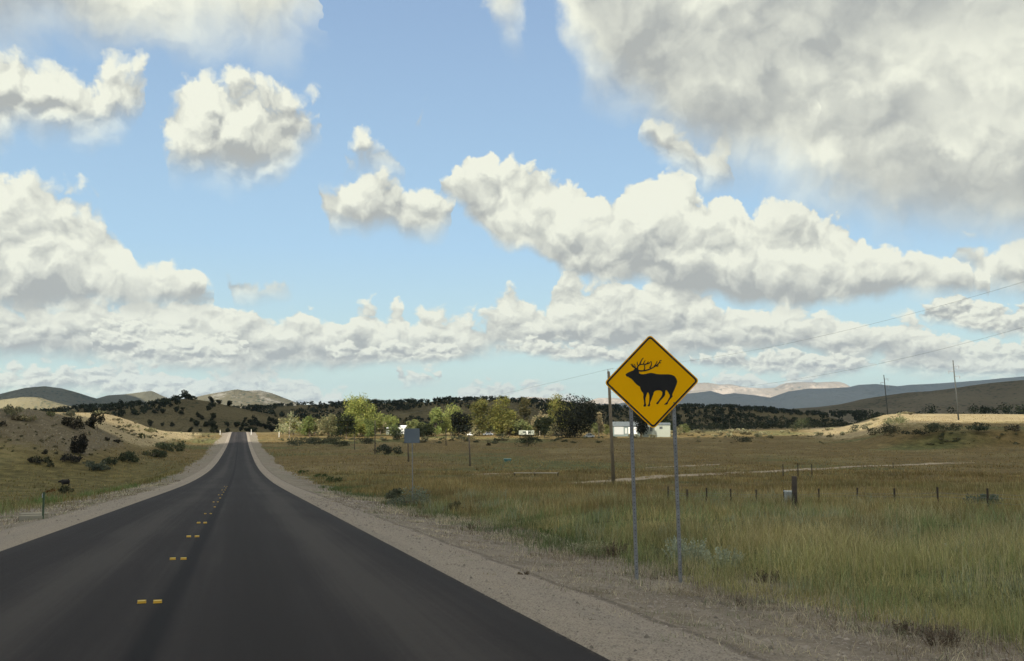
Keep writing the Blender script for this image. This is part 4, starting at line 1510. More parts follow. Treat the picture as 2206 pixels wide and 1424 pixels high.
def make_blobs(shape, w, h, rs, n=14):
    """clumps that fill a crown of width w from z0 to h"""
    out = []
    if shape == 'round':
        for i in range(n):
            t = rs.uniform(0.22, 0.92)
            r = w / 2 * sqrt(max(0.05, 1 - ((t - 0.52) / 0.52) ** 2)) * 0.72
            a = rs.uniform(0, 2 * pi)
            q = r * sqrt(rs.random())
            s = w * rs.uniform(0.13, 0.24)
            out.append((q * cos(a), q * sin(a), t * h, s, s, s * rs.uniform(0.7, 1.0)))
        out.append((0, 0, h * 0.55, w * 0.30, w * 0.30, h * 0.32))
    elif shape == 'spread':          # cottonwood: broad, lumpy, several leading limbs
        for i in range(n):
            t = rs.uniform(0.18, 0.95)
            r = w / 2 * (0.95 - 0.6 * t ** 2) * 0.8
            a = rs.uniform(0, 2 * pi)
            q = r * sqrt(rs.random())
            s = w * rs.uniform(0.10, 0.20)
            out.append((q * cos(a), q * sin(a), t * h, s, s, s * rs.uniform(0.8, 1.3)))
    elif shape == 'tall':            # poplar-like sprays that rise steeply
        for i in range(n):
            a = rs.uniform(0, 2 * pi)
            q = w / 2 * rs.uniform(0.1, 0.75)
            t = rs.uniform(0.25, 0.9) * (1 - 0.35 * q / (w / 2))
            s = w * rs.uniform(0.08, 0.14)
            out.append((q * cos(a), q * sin(a), t * h, s, s, h * rs.uniform(0.08, 0.16)))
    elif shape == 'low':             # bush sitting on the ground
        for i in range(n):
            a = rs.uniform(0, 2 * pi)
            q = w / 2 * sqrt(rs.random()) * 0.8
            s = w * rs.uniform(0.12, 0.2)
            t = rs.uniform(0.1, 0.75) * (1 - 0.5 * (q / (w / 2)) ** 2)
            out.append((q * cos(a), q * sin(a), t * h, s, s, h * rs.uniform(0.18, 0.3)))
    return out


def crown_mesh(name, shape, w, h, colour, nleaf, size, seed, var=0.25, nb=14, shell=0.5, rag=0.3, floor=0.02):
    rs = np.random.default_rng(seed)
    bl = make_blobs(shape, w, h, rs, nb)
    C, k, d = crown_points(bl, nleaf, rs, shell, rag)
    C[:, 2] = np.maximum(C[:, 2], floor * h)
    V, Q = leaf_quads(C, size, rs)
    col = leaf_colour(k, d, len(bl), colour, var, rs, nleaf)
    return V, Q, col, bl


def trunk_mesh(bl, h, r, rs, lean=0.0, multi=1):
    mb = MB()
    order = sorted(bl, key=lambda b: b[2])
    fork = (0, 0, h * 0.22)
    for m_ in range(multi):
        a = 2 * pi * m_ / max(1, multi)
        foot = (0.25 * r * multi * cos(a), 0.25 * r * multi * sin(a), -0.3)
        mb.tube([foot, (lean * h * 0.1, 0, h * 0.12), fork], [r, r * 0.85, r * 0.7], 7)
    for b_ in order[::2][:8]:
        mid = (b_[0] * 0.45, b_[1] * 0.45, h * 0.22 + (b_[2] - h * 0.22) * 0.55)
        mb.tube([fork, mid, b_[:3]], [r * 0.5, r * 0.3, r * 0.12], 5)
    return mb


def tree(name, px, py, top, wpx, D, shape, colour, nleaf, label, cat='tree', group=None, size=0.55, seed=0, var=0.25, nb=16, trunk=0.25, shell=0.45, rag=0.35, multi=1, bark=None):
    p = hit(px, py) if D is None else on_ground(px, D)
    h = (at(px, top, p.y).z - p.z) * (1.06 if D else 1.0)
    w = wpx / FPX * p.y
    if shape in ('round', 'spread', 'tall'):
        h_c, w_c = h * 0.96, w * 0.95
    else:
        h_c, w_c = h, w * 0.9
    if cat == 'tree' and trunk > 0.2:
        nleaf, size = int(nleaf * 1.9), size * 1.12
    V, Q, col, bl = crown_mesh(name, shape, w_c, h_c, colour, nleaf, size, 100 + seed, var, nb, shell, rag)
    root = empty(name, p, (0, 0, 0))
    mesh_np('crown' if cat == 'tree' else 'foliage', V, Fq=Q, mat=M_LEAF, parent=root, col=col)
    rs = np.random.default_rng(seed)
    if trunk:
        trunk_mesh(bl, h_c, trunk, rs, multi=multi).build('trunk' if cat == 'tree' else 'stem', bark or M_BARK, root)
    return tag(root, label, cat, group)


C_LIME = (0.23, 0.255, 0.070)
C_GREEN = (0.125, 0.155, 0.050)
C_DARK = (0.028, 0.036, 0.018)
C_BLACK = (0.016, 0.019, 0.013)
C_OLIVE = (0.150, 0.150, 0.048)
C_TAN = (0.30, 0.26, 0.15)
C_PALE = (0.33, 0.34, 0.19)
C_SAGE = (0.13, 0.15, 0.10)
M_PALEBARK = plain('pale_bark', (0.35, 0.30, 0.23), 0.9, var=0.2)
VT = 'trees along the valley'
TREES = [
    (628, 882, 62, 402, 'tall', C_PALE, 900, 'pale wispy young tree nearest the road crest, sprays opening upward', dict(trunk=0.18, bark=M_PALEBARK, shell=0.2, rag=0.8)),
    (672, 893, 36, 398, 'round', C_GREEN, 900, 'small olive tree just right of the pale wispy tree', dict()),
    (712, 890, 48, 405, 'spread', (0.19, 0.19, 0.095), 1300, 'grey green tree left of the big lime green cottonwood', dict()),
    (772, 866, 84, 425, 'spread', C_LIME, 3200, 'tallest bright lime green cottonwood left of the white roofed building', dict(nb=26, size=0.6)),
    (750, 896, 46, 396, 'round', C_DARK, 1400, 'dark round tree standing in front of the lime green cottonwood', dict()),
    (806, 876, 52, 428, 'spread', (0.21, 0.235, 0.07), 1800, 'lime green tree sloping down right from the tall cottonwood', dict(nb=18)),
    (798, 905, 40, 402, 'spread', C_GREEN, 1000, 'low green tree at the foot of the lime cottonwoods', dict()),
    (846, 898, 44, 470, 'spread', (0.20, 0.23, 0.07), 900, 'small green tree behind the white metal roof', dict()),
    (852, 919, 40, 436, 'round', C_GREEN, 700, 'low green tree half hiding the white metal roof', dict()),
    (900, 904, 26, 440, 'round', C_LIME, 600, 'small bright green bush tree right of the white roofed building', dict()),
    (940, 884, 44, 432, 'spread', (0.21, 0.25, 0.08), 1300, 'left one of two pale green trees in the middle of the valley', dict()),
    (972, 878, 56, 440, 'round', (0.24, 0.27, 0.085), 1800, 'right one of two pale green trees in the middle of the valley', dict()),
    (922, 912, 44, 425, 'round', C_DARK, 900, 'low dark tree below the pale green pair', dict()),
    (990, 893, 48, 408, 'round', C_BLACK, 1800, 'round black green tree below the right pale green tree', dict(rag=0.15, shell=0.6)),
    (1034, 864, 62, 430, 'spread', C_OLIVE, 2600, 'large olive cottonwood beside the round black green tree', dict(nb=24)),
    (1084, 859, 66, 432, 'spread', (0.165, 0.165, 0.045), 2800, 'large olive cottonwood with yellowing top, second from the round black green tree', dict(nb=24)),
    (1128, 857, 44, 440, 'spread', (0.095, 0.09, 0.04), 1700, 'brown olive tree in the middle of the tall olive row', dict(nb=18)),
    (1162, 866, 44, 430, 'tall', C_TAN, 900, 'half bare tan tree between olive cottonwoods', dict(trunk=0.22, bark=M_PALEBARK, shell=0.2, rag=0.7, nb=20)),
    (1208, 852, 62, 436, 'spread', (0.175, 0.175, 0.05), 2600, 'olive cottonwood rising behind the big black tree', dict(nb=22)),
    (1172, 896, 44, 408, 'round', C_DARK, 1200, 'dark bushy tree at the left foot of the big black tree', dict(rag=0.2)),
    (1243, 866, 100, 400, 'round', C_BLACK, 4500, 'big broad black green tree left of the wooden utility pole', dict(nb=34, rag=0.12, shell=0.6, size=0.6)),
    (1288, 886, 26, 412, 'spread', C_TAN, 500, 'thin tan tree at the right edge of the big black tree', dict(bark=M_PALEBARK)),
    (1378, 880, 42, 404, 'round', C_BLACK, 1700, 'dark tree behind the lower tip of the elk sign', dict(rag=0.2)),
    (1432, 888, 30, 430, 'round', (0.035, 0.045, 0.02), 700, 'dark tree behind the cream mobile home', dict()),
]
for i, (px, top, w, D, sh, c, nl, lab, kw) in enumerate(TREES):
    kw = dict(kw)
    tree('cottonwood_tree' if sh != 'round' else 'round_tree', px, 0, top, w * 1.22, D, sh, c, nl, lab, seed=i + 3, group=VT, **kw)
tree('mesquite_tree', 1135, 962, 932, 64, None, 'round', (0.040, 0.050, 0.028), 1500, 'small round dark mesquite standing alone in the field', seed=60, size=0.32, rag=0.2, trunk=0.12, multi=3)

r4 = np.random.default_rng(44)
FILL = []
for i, (c, sh) in enumerate([(C_OLIVE, 'spread'), ((0.16, 0.18, 0.07), 'round'), ((0.055, 0.065, 0.03), 'round'), ((0.22, 0.21, 0.11), 'spread')]):
    V, Q, col, bl = crown_mesh('x', sh, 6.0, 5.6, c, 900, 0.55, 640 + i, 0.3, 14, shell=0.4, rag=0.35)
    o = mesh_np('valley_tree', V, Fq=Q, mat=M_LEAF, col=col)
    tm = trunk_mesh(bl, 5.6, 0.16, r4, multi=2).build('trunk', M_BARK)
    FILL.append((o.data, tm.data))
    bpy.data.objects.remove(o)
    bpy.data.objects.remove(tm)
for i in range(84):
    D = r4.uniform(424, 462)
    px = r4.uniform(600, 1310) if i < 72 else r4.uniform(1310, 1480)
    if 826 < px < 892:
        continue
    s_ = r4.uniform(0.7, 1.5) * (1.0 if px < 1300 else 0.6)
    k = r4.integers(4)
    root = empty('valley_tree', on_ground(px, D), (0, 0, r4.uniform(0, 6.28)))
    root.scale = (s_ * 1.2, s_ * 1.2, s_)
    obj_me('crown', FILL[k][0], root)
    obj_me('trunk', FILL[k][1], root)
    tag(root, ['olive', 'grey green', 'dark green', 'tan'][k] + ' small tree in the mixed row behind the big valley trees', 'tree', 'small trees filling the valley row')

# shrubs one can tell apart: px, base, width, height, colour, label
SHR = [
    (158, 924, 42, 34, (0.045, 0.042, 0.028), 'dark bush on the hilltop edge, left of a near twin'),
    (210, 926, 44, 40, (0.042, 0.042, 0.028), 'dark bush on the hilltop edge, right of a near twin'),
    (168, 976, 52, 46, (0.030, 0.028, 0.022), 'lone dark round bush halfway down the brown hillside'),
    (28, 896, 44, 26, (0.22, 0.21, 0.12), 'large pale bush at the left end of the hill crest'),
    (107, 896, 24, 14, (0.20, 0.20, 0.10), 'small pale green bush on the hill crest'),
    (152, 897, 28, 18, (0.26, 0.25, 0.16), 'pale rounded bush on the crest above the dark bushes'),
    (212, 897, 30, 16, (0.20, 0.20, 0.11), 'pale bush on the crest behind the right dark bush'),
    (60, 906, 44, 14, (0.24, 0.22, 0.12), 'wide straw coloured bush on the sunlit crest'),
    (33, 905, 20, 10, (0.10, 0.085, 0.05), 'low brown bush at the shaded edge of the crest'),
    (52, 907, 14, 8, (0.09, 0.08, 0.05), 'tiny brown bush beside the straw coloured bush'),
    (8, 918, 20, 12, (0.06, 0.055, 0.04), 'dark low bush at the left edge of the hillside'),
    (322, 932, 26, 14, (0.19, 0.19, 0.095), 'grey green bush midway along the sunlit slope'),
    (306, 945, 15, 16, (0.10, 0.11, 0.05), 'upright little bush at the foot of the sunlit slope'),
    (368, 972, 62, 30, (0.085, 0.10, 0.052), 'broad olive bush nearest the road below the sunlit slope'),
    (330, 985, 58, 22, (0.075, 0.085, 0.048), 'low dark bush touching the broad olive bush'),
    (276, 994, 58, 26, (0.062, 0.075, 0.042), 'dark mounded bush in the middle of the hill foot'),
    (238, 1000, 40, 18, (0.075, 0.09, 0.052), 'flat grey green bush left of the dark mound'),
    (205, 1012, 54, 24, (0.085, 0.10, 0.07), 'sprawling grey green bush leaning left on the flat'),
    (155, 995, 52, 20, (0.05, 0.048, 0.04), 'wide purplish dark bush at the hill foot'),
    (72, 998, 32, 18, (0.050, 0.05, 0.035), 'dark bush at the left hill foot'),
    (100, 996, 22, 16, (0.075, 0.08, 0.045), 'green bush beside the left dark bush'),
    (108, 1006, 14, 12, (0.08, 0.08, 0.045), 'small bush just below the left green bush'),
    (97, 978, 12, 12, (0.065, 0.06, 0.04), 'tiny bush alone on the lower brown hillside'),
    (232, 950, 12, 8, (0.06, 0.055, 0.04), 'tiny dark bush right of the lone round bush'),
    (252, 954, 14, 8, (0.06, 0.055, 0.04), 'low twin of the tiny dark bush right of the lone bush'),
    (140, 1063, 34, 16, (0.050, 0.055, 0.03), 'dark green clump just below the calf'),
    (108, 1061, 24, 9, (0.13, 0.075, 0.03), 'rusty low clump left of the dark green clump'),
    (838, 979, 58, 24, (0.055, 0.065, 0.045), 'dark grey green oval bush between two thin poles'),
    (660, 960, 84, 24, (0.075, 0.085, 0.055), 'long low thicket in front of the pale wispy tree'),
    (722, 961, 66, 26, (0.070, 0.080, 0.050), 'thicket below the dark round valley tree'),
    (786, 956, 50, 16, (0.065, 0.07, 0.045), 'low brush right of the thickets'),
    (848, 948, 48, 30, (0.045, 0.055, 0.035), 'dense dark bush below the white roofed building'),
    (1082, 944, 44, 13, (0.05, 0.055, 0.032), 'flat dark bush left of the lone mesquite'),
    (985, 947, 40, 12, (0.06, 0.065, 0.04), 'flat brown bush near the round black tree'),
    (1052, 960, 10, 9, (0.05, 0.045, 0.03), 'tiny dark bush in the open field'),
    (1184, 938, 60, 18, (0.16, 0.15, 0.11), 'pale grey brush at the foot of the big black tree'),
    (1232, 942, 40, 10, (0.12, 0.115, 0.08), 'low pale grey brush right below the big black tree'),
    (1298, 936, 40, 24, (0.13, 0.14, 0.06), 'yellow green bush left of the grey green house'),
    (1590, 952, 60, 14, (0.055, 0.06, 0.038), 'flat dark bush alone in the right field'),
    (1545, 930, 30, 8, (0.05, 0.055, 0.035), 'low bush left of the flat dark bush'),
    (1730, 925, 60, 30, (0.060, 0.072, 0.036), 'large dark olive bush right of the elk sign'),
    (1706, 926, 22, 14, (0.065, 0.07, 0.04), 'small bush at the left side of the large olive bush'),
    (1845, 914, 58, 24, (0.055, 0.062, 0.036), 'dark bush behind, midway between olive and oval bushes'),
    (1852, 932, 48, 22, (0.075, 0.085, 0.055), 'grey green bush below the dark one left of the oval bush'),
    (1903, 938, 66, 30, (0.085, 0.085, 0.052), 'brown olive oval bush at the foot of the cut bank'),
    (1928, 914, 58, 26, (0.36, 0.37, 0.19), 'pale willow bush in sunlight above the oval bush'),
    (1788, 942, 18, 12, (0.06, 0.065, 0.035), 'small bush in the open right of the olive bush'),
    (2036, 930, 84, 22, (0.075, 0.085, 0.05), 'wide green bush growing on the cut bank, left one'),
    (2112, 930, 64, 20, (0.060, 0.075, 0.045), 'wide green bush growing on the cut bank, right one'),
    (2182, 928, 40, 14, (0.10, 0.085, 0.055), 'brown brush at the right end of the cut bank'),
    (1968, 936, 60, 12, (0.045, 0.05, 0.032), 'low dark brush at the foot of the bank'),
    (1695, 914, 10, 14, (0.10, 0.11, 0.06), 'small upright bush left behind the olive bush'),
    (2112, 1100, 74, 46, (0.105, 0.13, 0.095), 'grey green sagebrush by the right fence posts'),
    (890, 1092, 120, 46, (0.15, 0.17, 0.12), 'wide pale grey green brush around the grey sign post'),
    (848, 1080, 60, 28, (0.085, 0.095, 0.06), 'darker brush left of the grey sign post'),
    (990, 1106, 52, 26, (0.105, 0.10, 0.055), 'brownish tuft of brush right of the grey sign'),
    (722, 1038, 44, 14, (0.06, 0.085, 0.035), 'low green weeds at the verge left of the grey sign'),
    (652, 1020, 30, 9, (0.06, 0.085, 0.035), 'small green weeds farther along the right verge'),
    (690, 1028, 30, 8, (0.065, 0.09, 0.035), 'green weeds between the two verge clumps'),
]
for i, (px, by, w, h, c, lab) in enumerate(SHR):
    p = hit(px, by)
    k = p.y / FPX
    tree('shrub', px, by, by - h * 1.08, w * 1.18, None, 'low', c, int(np.clip(w * h * 0.7, 160, 1600)), lab, 'shrub', 'shrubs of the valley', size=min(0.42, max(0.07, 3.6 * k)), seed=300 + i, var=0.22, nb=10, trunk=0.03 if w < 30 else 0.05, rag=0.3)

# ---- bushes on the sunlit slope and along the willow belt: copies of a few
SLOPE_ME = []
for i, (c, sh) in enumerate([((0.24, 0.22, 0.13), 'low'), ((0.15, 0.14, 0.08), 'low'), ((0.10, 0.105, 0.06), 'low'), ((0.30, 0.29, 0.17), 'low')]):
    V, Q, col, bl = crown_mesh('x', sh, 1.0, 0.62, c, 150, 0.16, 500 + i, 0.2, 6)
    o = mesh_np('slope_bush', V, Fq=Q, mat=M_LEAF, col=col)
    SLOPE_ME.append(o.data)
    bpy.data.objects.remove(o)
rs = np.random.default_rng(77)
made = 0
while made < 90:
    px = rs.uniform(240, 470)
    line = np.interp(px, [230, 300, 400, 475], [900, 912, 930, 940])
    low = np.interp(px, [230, 300, 400, 475], [915, 945, 958, 945])
    py = rs.uniform(line, max(low, line + 2))
    p = hit(px, py)
    if p.y > 480 or p.x + SKEW * p.y > -9:
        made += 1
        continue
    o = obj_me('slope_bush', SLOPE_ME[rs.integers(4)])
    s_ = rs.uniform(0.7, 1.9)
    o.location = p
    o.rotation_euler = (0, 0, rs.uniform(0, 6.28))
    o.scale = (s_, s_, s_ * rs.uniform(0.8, 1.1))
    tag(o, 'small low bush dotted among others on the sunlit roadside slope', 'bush', 'small bushes on the sunlit slope')
    made += 1
for i in range(70):
    px, py = rs.uniform(-20, 330), rs.uniform(915, 985)
    p = hit(px, py)
    if p.y < 120:
        continue
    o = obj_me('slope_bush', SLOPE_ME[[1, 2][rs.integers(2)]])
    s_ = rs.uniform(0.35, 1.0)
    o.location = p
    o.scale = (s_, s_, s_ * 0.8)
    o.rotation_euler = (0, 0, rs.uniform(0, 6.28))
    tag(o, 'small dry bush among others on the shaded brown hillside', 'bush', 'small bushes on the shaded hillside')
for i in range(60):
    px = rs.uniform(1290, 1960)
    D = rs.uniform(372, 470)
    p = on_ground(px, D)
    o = obj_me('willow_bush', SLOPE_ME[[0, 3, 3, 1][rs.integers(4)]])
    s_ = rs.uniform(2.0, 4.6)
    o.location = p
    o.scale = (s_ * 1.3, s_, s_ * 0.8)
    o.rotation_euler = (0, 0, rs.uniform(0, 6.28))
    tag(o, 'pale yellow willow bush in the sunlit belt across the valley', 'bush', 'pale willow bushes across the valley')
for i in range(70):
    px = rs.uniform(600, 1300)
    D = rs.uniform(340, 400)
    p = on_ground(px, D)
    o = obj_me('low_bush', SLOPE_ME[[1, 2, 2][rs.integers(3)]])
    s_ = rs.uniform(1.5, 3.4)
    o.location = p
    o.scale = (s_ * 1.6, s_, s_ * 0.62)
    o.rotation_euler = (0, 0, rs.uniform(0, 6.28))
    tag(o, 'low grey green bush at the near edge of the valley trees', 'bush', 'low bushes along the tree line')
for i in range(60):
    px = rs.uniform(1480, 2230)
    py = rs.uniform(926, 960)
    p = hit(px, py)
    o = obj_me('low_bush', SLOPE_ME[[1, 2, 2][rs.integers(3)]])
    s_ = rs.uniform(0.8, 2.2)
    o.location = p
    o.scale = (s_ * 1.8, s_, s_ * 0.6)
    o.rotation_euler = (0, 0, rs.uniform(0, 6.28))
    tag(o, 'low dull bush scattered over the far part of the right field', 'bush', 'low bushes in the far right field')

# ---- junipers on the ridges
JUN = []
for i in range(5):
    sh = 'round'
    V, Q, col, bl = crown_mesh('x', sh, 4.2, 3.9, [(0.030, 0.036, 0.020), (0.036, 0.042, 0.024), (0.026, 0.030, 0.018)][i % 3], 420, 0.62, 700 + i, 0.3, 9, shell=0.5, rag=0.25)
    Vt = np.array([(-0.15, 0, -0.5), (0.15, 0, -0.5), (0.1, 0, 1.6), (-0.1, 0, 1.6), (0, -0.15, -0.5), (0, 0.15, -0.5), (0, 0.1, 1.6), (0, -0.1, 1.6)])
    n0 = len(V)
    Q = np.concatenate([Q, [(n0, n0 + 1, n0 + 2, n0 + 3), (n0 + 4, n0 + 5, n0 + 6, n0 + 7)]])
    col = np.concatenate([col, np.tile([[0.07, 0.055, 0.04]], (8, 1))])
    V = np.concatenate([V, Vt])
    o = mesh_np('juniper', V, Fq=Q, mat=M_LEAF, col=col)
    JUN.append(o.data)
    bpy.data.objects.remove(o)


def ridge_z(rdg, x, y):
    Xh, Yh, Zh = rdg
    j = np.clip(np.interp(y, Yh[:, 0], np.arange(Yh.shape[0])), 0, Yh.shape[0] - 1.001)
    j0 = int(j)
    f = j - j0
    z0 = np.interp(x, Xh[j0], Zh[j0])
    z1 = np.interp(x, Xh[j0 + 1], Zh[j0 + 1])
    return z0 * (1 - f) + z1 * f


def place_jun(x, y, z, s_, label, group):
    o = obj_me('juniper', JUN[rs.integers(5)])
    o.location = (x, y, z - 0.1)
    o.rotation_euler = (0, 0, rs.uniform(0, 6.28))
    o.scale = (s_ * rs.uniform(0.9, 1.25), s_ * rs.uniform(0.9, 1.25), s_ * rs.uniform(0.75, 1.05))
    tag(o, label, 'juniper', group)


n1 = 0
while n1 < 150:
    x, y = rs.uniform(-330, -70), rs.uniform(500, 645)
    px = 1103 + x / y * FPX
    if not (150 < px < 760):
        continue
    dens = 0.9 if px < 385 else 0.45
    if fbm(x, y, 45, 2, 0.5, 66) < -0.12 and px > 385:
        continue
    z = max(ridge_z(RIDGE1, x, y), G(x, y))
    place_jun(x, y, z, rs.uniform(0.55, 1.15), 'dark juniper among many on the low brown hill behind the crest', 'junipers on the low hill')
    n1 += 1
for px in (398, 407, 352, 378, 338, 300, 262, 472, 455):
    p = at(px, 860, 632)
    place_jun(p.x, p.y, ridge_z(RIDGE1, p.x, p.y), rs.uniform(0.9, 1.25) if px != 398 else 1.5, 'juniper standing up from the skyline of the low hill', 'junipers on the hill skyline')


def mass(name, n, xr, yr, zf, sr, label, leaves=34, size=1.15, colour=(0.028, 0.034, 0.020), keep=None, wide=4.2):
    """distant woodland that reads as one mass"""
    r2 = np.random.default_rng(n + leaves)
    P_ = []
    while len(P_) < n:
        x, y = r2.uniform(*xr), r2.uniform(*yr)
        if keep and not keep(x, y):
            continue
        P_.append((x, y, zf(x, y), r2.uniform(*sr)))
    P_ = np.array(P_)
    d = r2.normal(size=(n, leaves, 3))
    d /= np.linalg.norm(d, axis=2, keepdims=True)
    rr = r2.uniform(0.45, 1.0, (n, leaves, 1))
    s_ = P_[:, 3][:, None, None]
    C = P_[:, None, :3] + d * rr * np.array([wide / 2, wide / 2, 1.7]) * s_ + np.array([0, 0, 1.7]) * s_
    tone = np.repeat(r2.uniform(0.7, 1.35, n), leaves)
    V, Q = leaf_quads(C.reshape(-1, 3), size, r2)
    col = np.repeat(np.array(colour)[None] * tone[:, None] * r2.uniform(0.8, 1.2, (n * leaves, 1)), 4, axis=0)
    o = mesh_np(name, V, Fq=Q, mat=M_LEAF, col=col)
    return tag(o, label, kind='stuff')


mass('juniper_woodland', 3000, (-560, 360), (770, 975), lambda x, y: ridge_z(RIDGE2, x, y), (0.7, 1.35), 'dark juniper woodland covering the long ridge', 26, 1.5,
     keep=lambda x, y: fbm(x, y, 70, 2, 0.5, 12) > -0.16)
mass('juniper_woodland', 260, (-330, -215), (560, 650), lambda x, y: ridge_z(RIDGE1, x, y), (0.6, 1.1), 'dense junipers at the left end of the low hill', 30, 1.2)
mass('river_woods', 420, (70, 420), (600, 740), lambda x, y: max(G(x, y), ridge_z(RIDGE2, x, max(y, 735)) if y > 735 else -99), (0.8, 1.7), 'dark brush and trees at the foot of the right ridge', 34, 1.3, colour=(0.042, 0.047, 0.027))
mass('river_woods', 60, (235, 330), (450, 560), lambda x, y: G(x, y), (1.0, 2.0), 'dark junipers on the terrace at the right edge', 60, 0.9, colour=(0.028, 0.036, 0.022))


# ------------------------------------------------------------------ grass
def blades(name, P_, hgt, wid, col, label, bend=0.35, seg=2, seed=0, kind='stuff'):
    """one blade of grass at each foot: tapering, bent strips of SEG pieces"""
    r2 = np.random.default_rng(seed)
    n = len(P_)
    a = r2.uniform(0, 2 * pi, n)
    face_ = a + pi / 2 + r2.uniform(-0.6, 0.6, n)
    dirv = np.stack([np.cos(a), np.sin(a), np.zeros(n)], 1)
    wv = np.stack([np.cos(face_), np.sin(face_), np.zeros(n)], 1) * (wid / 2)[:, None]
    b = (bend * r2.uniform(0.2, 1.3, n))
    rows = []
    for k in range(seg):
        t = k / seg
        c = P_ + dirv * (hgt * b * t * t)[:, None]
        c[:, 2] += hgt * t * (1 - 0.25 * b * t)
        s_ = 1 - 0.55 * t
        rows += [c - wv * s_, c + wv * s_]
    tip = P_ + dirv * (hgt * b)[:, None]
    tip[:, 2] += hgt * (1 - 0.3 * b)
    rows.append(tip)
    V = np.stack(rows, 1)
    m = V.shape[1]
    base = np.arange(n)[:, None] * m
    Q = np.concatenate([base + np.array([[2 * k, 2 * k + 1, 2 * k + 3, 2 * k + 2]]) for k in range(seg - 1)]) if seg > 1 else None
    Tt = base + np.array([[2 * (seg - 1), 2 * (seg - 1) + 1, 2 * seg]])
    shade = np.repeat(col[:, None, :], m, axis=1)
    o = mesh_np(name, V.reshape(-1, 3), Fq=Q, Ft=Tt, mat=M_BLADE, col=shade.reshape(-1, 3))
    return tag(o, label, kind=kind)


PAL = dict(tan=(0.35, 0.28, 0.140), straw=(0.52, 0.43, 0.24), olive=(0.250, 0.225, 0.088), green=(0.160, 0.190, 0.065), rust=(0.275, 0.165, 0.062), grey=(0.20, 0.21, 0.15))


def grass_colour(x, y, u, r2):
    n = len(x)
    g = fbm(x, y, 9, 3, 0.5, 120)
    g2 = fbm(x, y, 2.2, 3, 0.5, 130)
    ru = fbm(x, y * 2.0, 34, 3, 0.5, 140)
    d = np.hypot(x, y)
    w_green = np.clip(0.26 + g * 2.2 + g2 * 1.4 - 0.018 * (d - 10), 0.03, 1.4)
    w_green = w_green + 0.95 * (u < 0) * (1 - sstep(y, 110, 230))
    w_rust = np.clip(0.12 + ru * 1.6 + 0.012 * (d - 22), 0.02, 1.1) * (d > 12)
    w_tan = np.clip(0.30 - g * 0.9, 0.08, 1)
    w_ol = np.full(n, 0.75)
    w_st = np.clip(0.14 + 0.5 * g2, 0.03, 0.5)
    Wt = np.stack([w_tan, w_st, w_ol, w_green, w_rust], 1)
    Wt /= Wt.sum(1, keepdims=True)
    pick = (r2.random(n)[:, None] > np.cumsum(Wt, 1)).sum(1)
    P_ = np.array([PAL[k] for k in ('tan', 'straw', 'olive', 'green', 'rust')])
    mean = Wt @ P_
    c = 0.45 * P_[np.clip(pick, 0, 4)] + 0.55 * mean
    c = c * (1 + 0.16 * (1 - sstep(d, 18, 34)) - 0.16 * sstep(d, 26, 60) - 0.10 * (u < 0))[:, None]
    return c * r2.uniform(0.7, 1.3, (n, 1)) * (1 + 0.5 * fbm(x, y, 1.1, 2, 0.5, 150) + 0.7 * fbm(x, y, 5.0, 2, 0.5, 151))[:, None]


def scatter(n, d0, d1, amax, r2, power=1.0):
    """feet of plants on the ground; thinner with distance"""
    t = r2.random(n)
    d = d0 * (d1 / d0) ** (t ** power)
    a = r2.uniform(-amax, amax, n)
    return d * np.sin(a), d * np.cos(a)


def grass_band(name, n, d0, d1, hr, wr, label, seed, seg=2, bend=0.4, power=1.0):
    r2 = np.random.default_rng(seed)
    x, y = scatter(n, d0, d1, 0.60, r2, power)
    u = x + SKEW * y
    wob_ = 0.8 * fbm(x, y, 6, 3, 0.6, 40) * 2 + 0.8 * fbm(x, y, 1.5, 2, 0.5, 42)
    right = sstep(u + wob_, 6.5, 7.9)
    left = sstep(-u + wob_ * 1.6, 7.2, 9.5)
    hillm = sstep(-u, 16, 30) * sstep(y, 140, 190)
    bankm = sstep(x - 0.36 * y, 0, 20) * np.exp(-((y - (270 + 0.25 * (170 - x))) / 10.0) ** 2)
    dens = np.maximum(right, left) * (1 - 0.72 * hillm) * (1 - 0.8 * bankm) * np.clip(0.72 + 2.6 * fbm(x, y, 2.4, 3, 0.5, 160), 0.06, 1)
    # the broad leaved weeds by the sign posts keep the grass down
    for wx_, wy_, wr_ in WEED_SPOTS:
        dens = dens * (1 - 0.93 * np.exp(-(((x - wx_) / wr_) ** 2 + ((y - wy_) / (wr_ * 1.3)) ** 2) ** 2))
    k = r2.random(n) < dens
    x, y, u = x[k], y[k], u[k]
    z = height(x, y)
    d = np.hypot(x, y)
    nn = len(x)
    tall = np.clip(0.6 + 1.9 * fbm(x, y, 4, 3, 0.5, 170) + 0.4 * sstep(np.abs(u), 7.0, 10.0), 0.35, 1.4)
    hh = (hr[0] + (hr[1] - hr[0]) * r2.random(nn) ** 1.3) * tall
    ww = wr[0] + (wr[1] - wr[0]) * r2.random(nn)
    ww = np.maximum(ww, d * 0.00045)
    return blades(name, np.stack([x, y, z - 0.01], 1), hh, ww, grass_colour(x, y, u, r2), label, bend, seg, seed + 1)


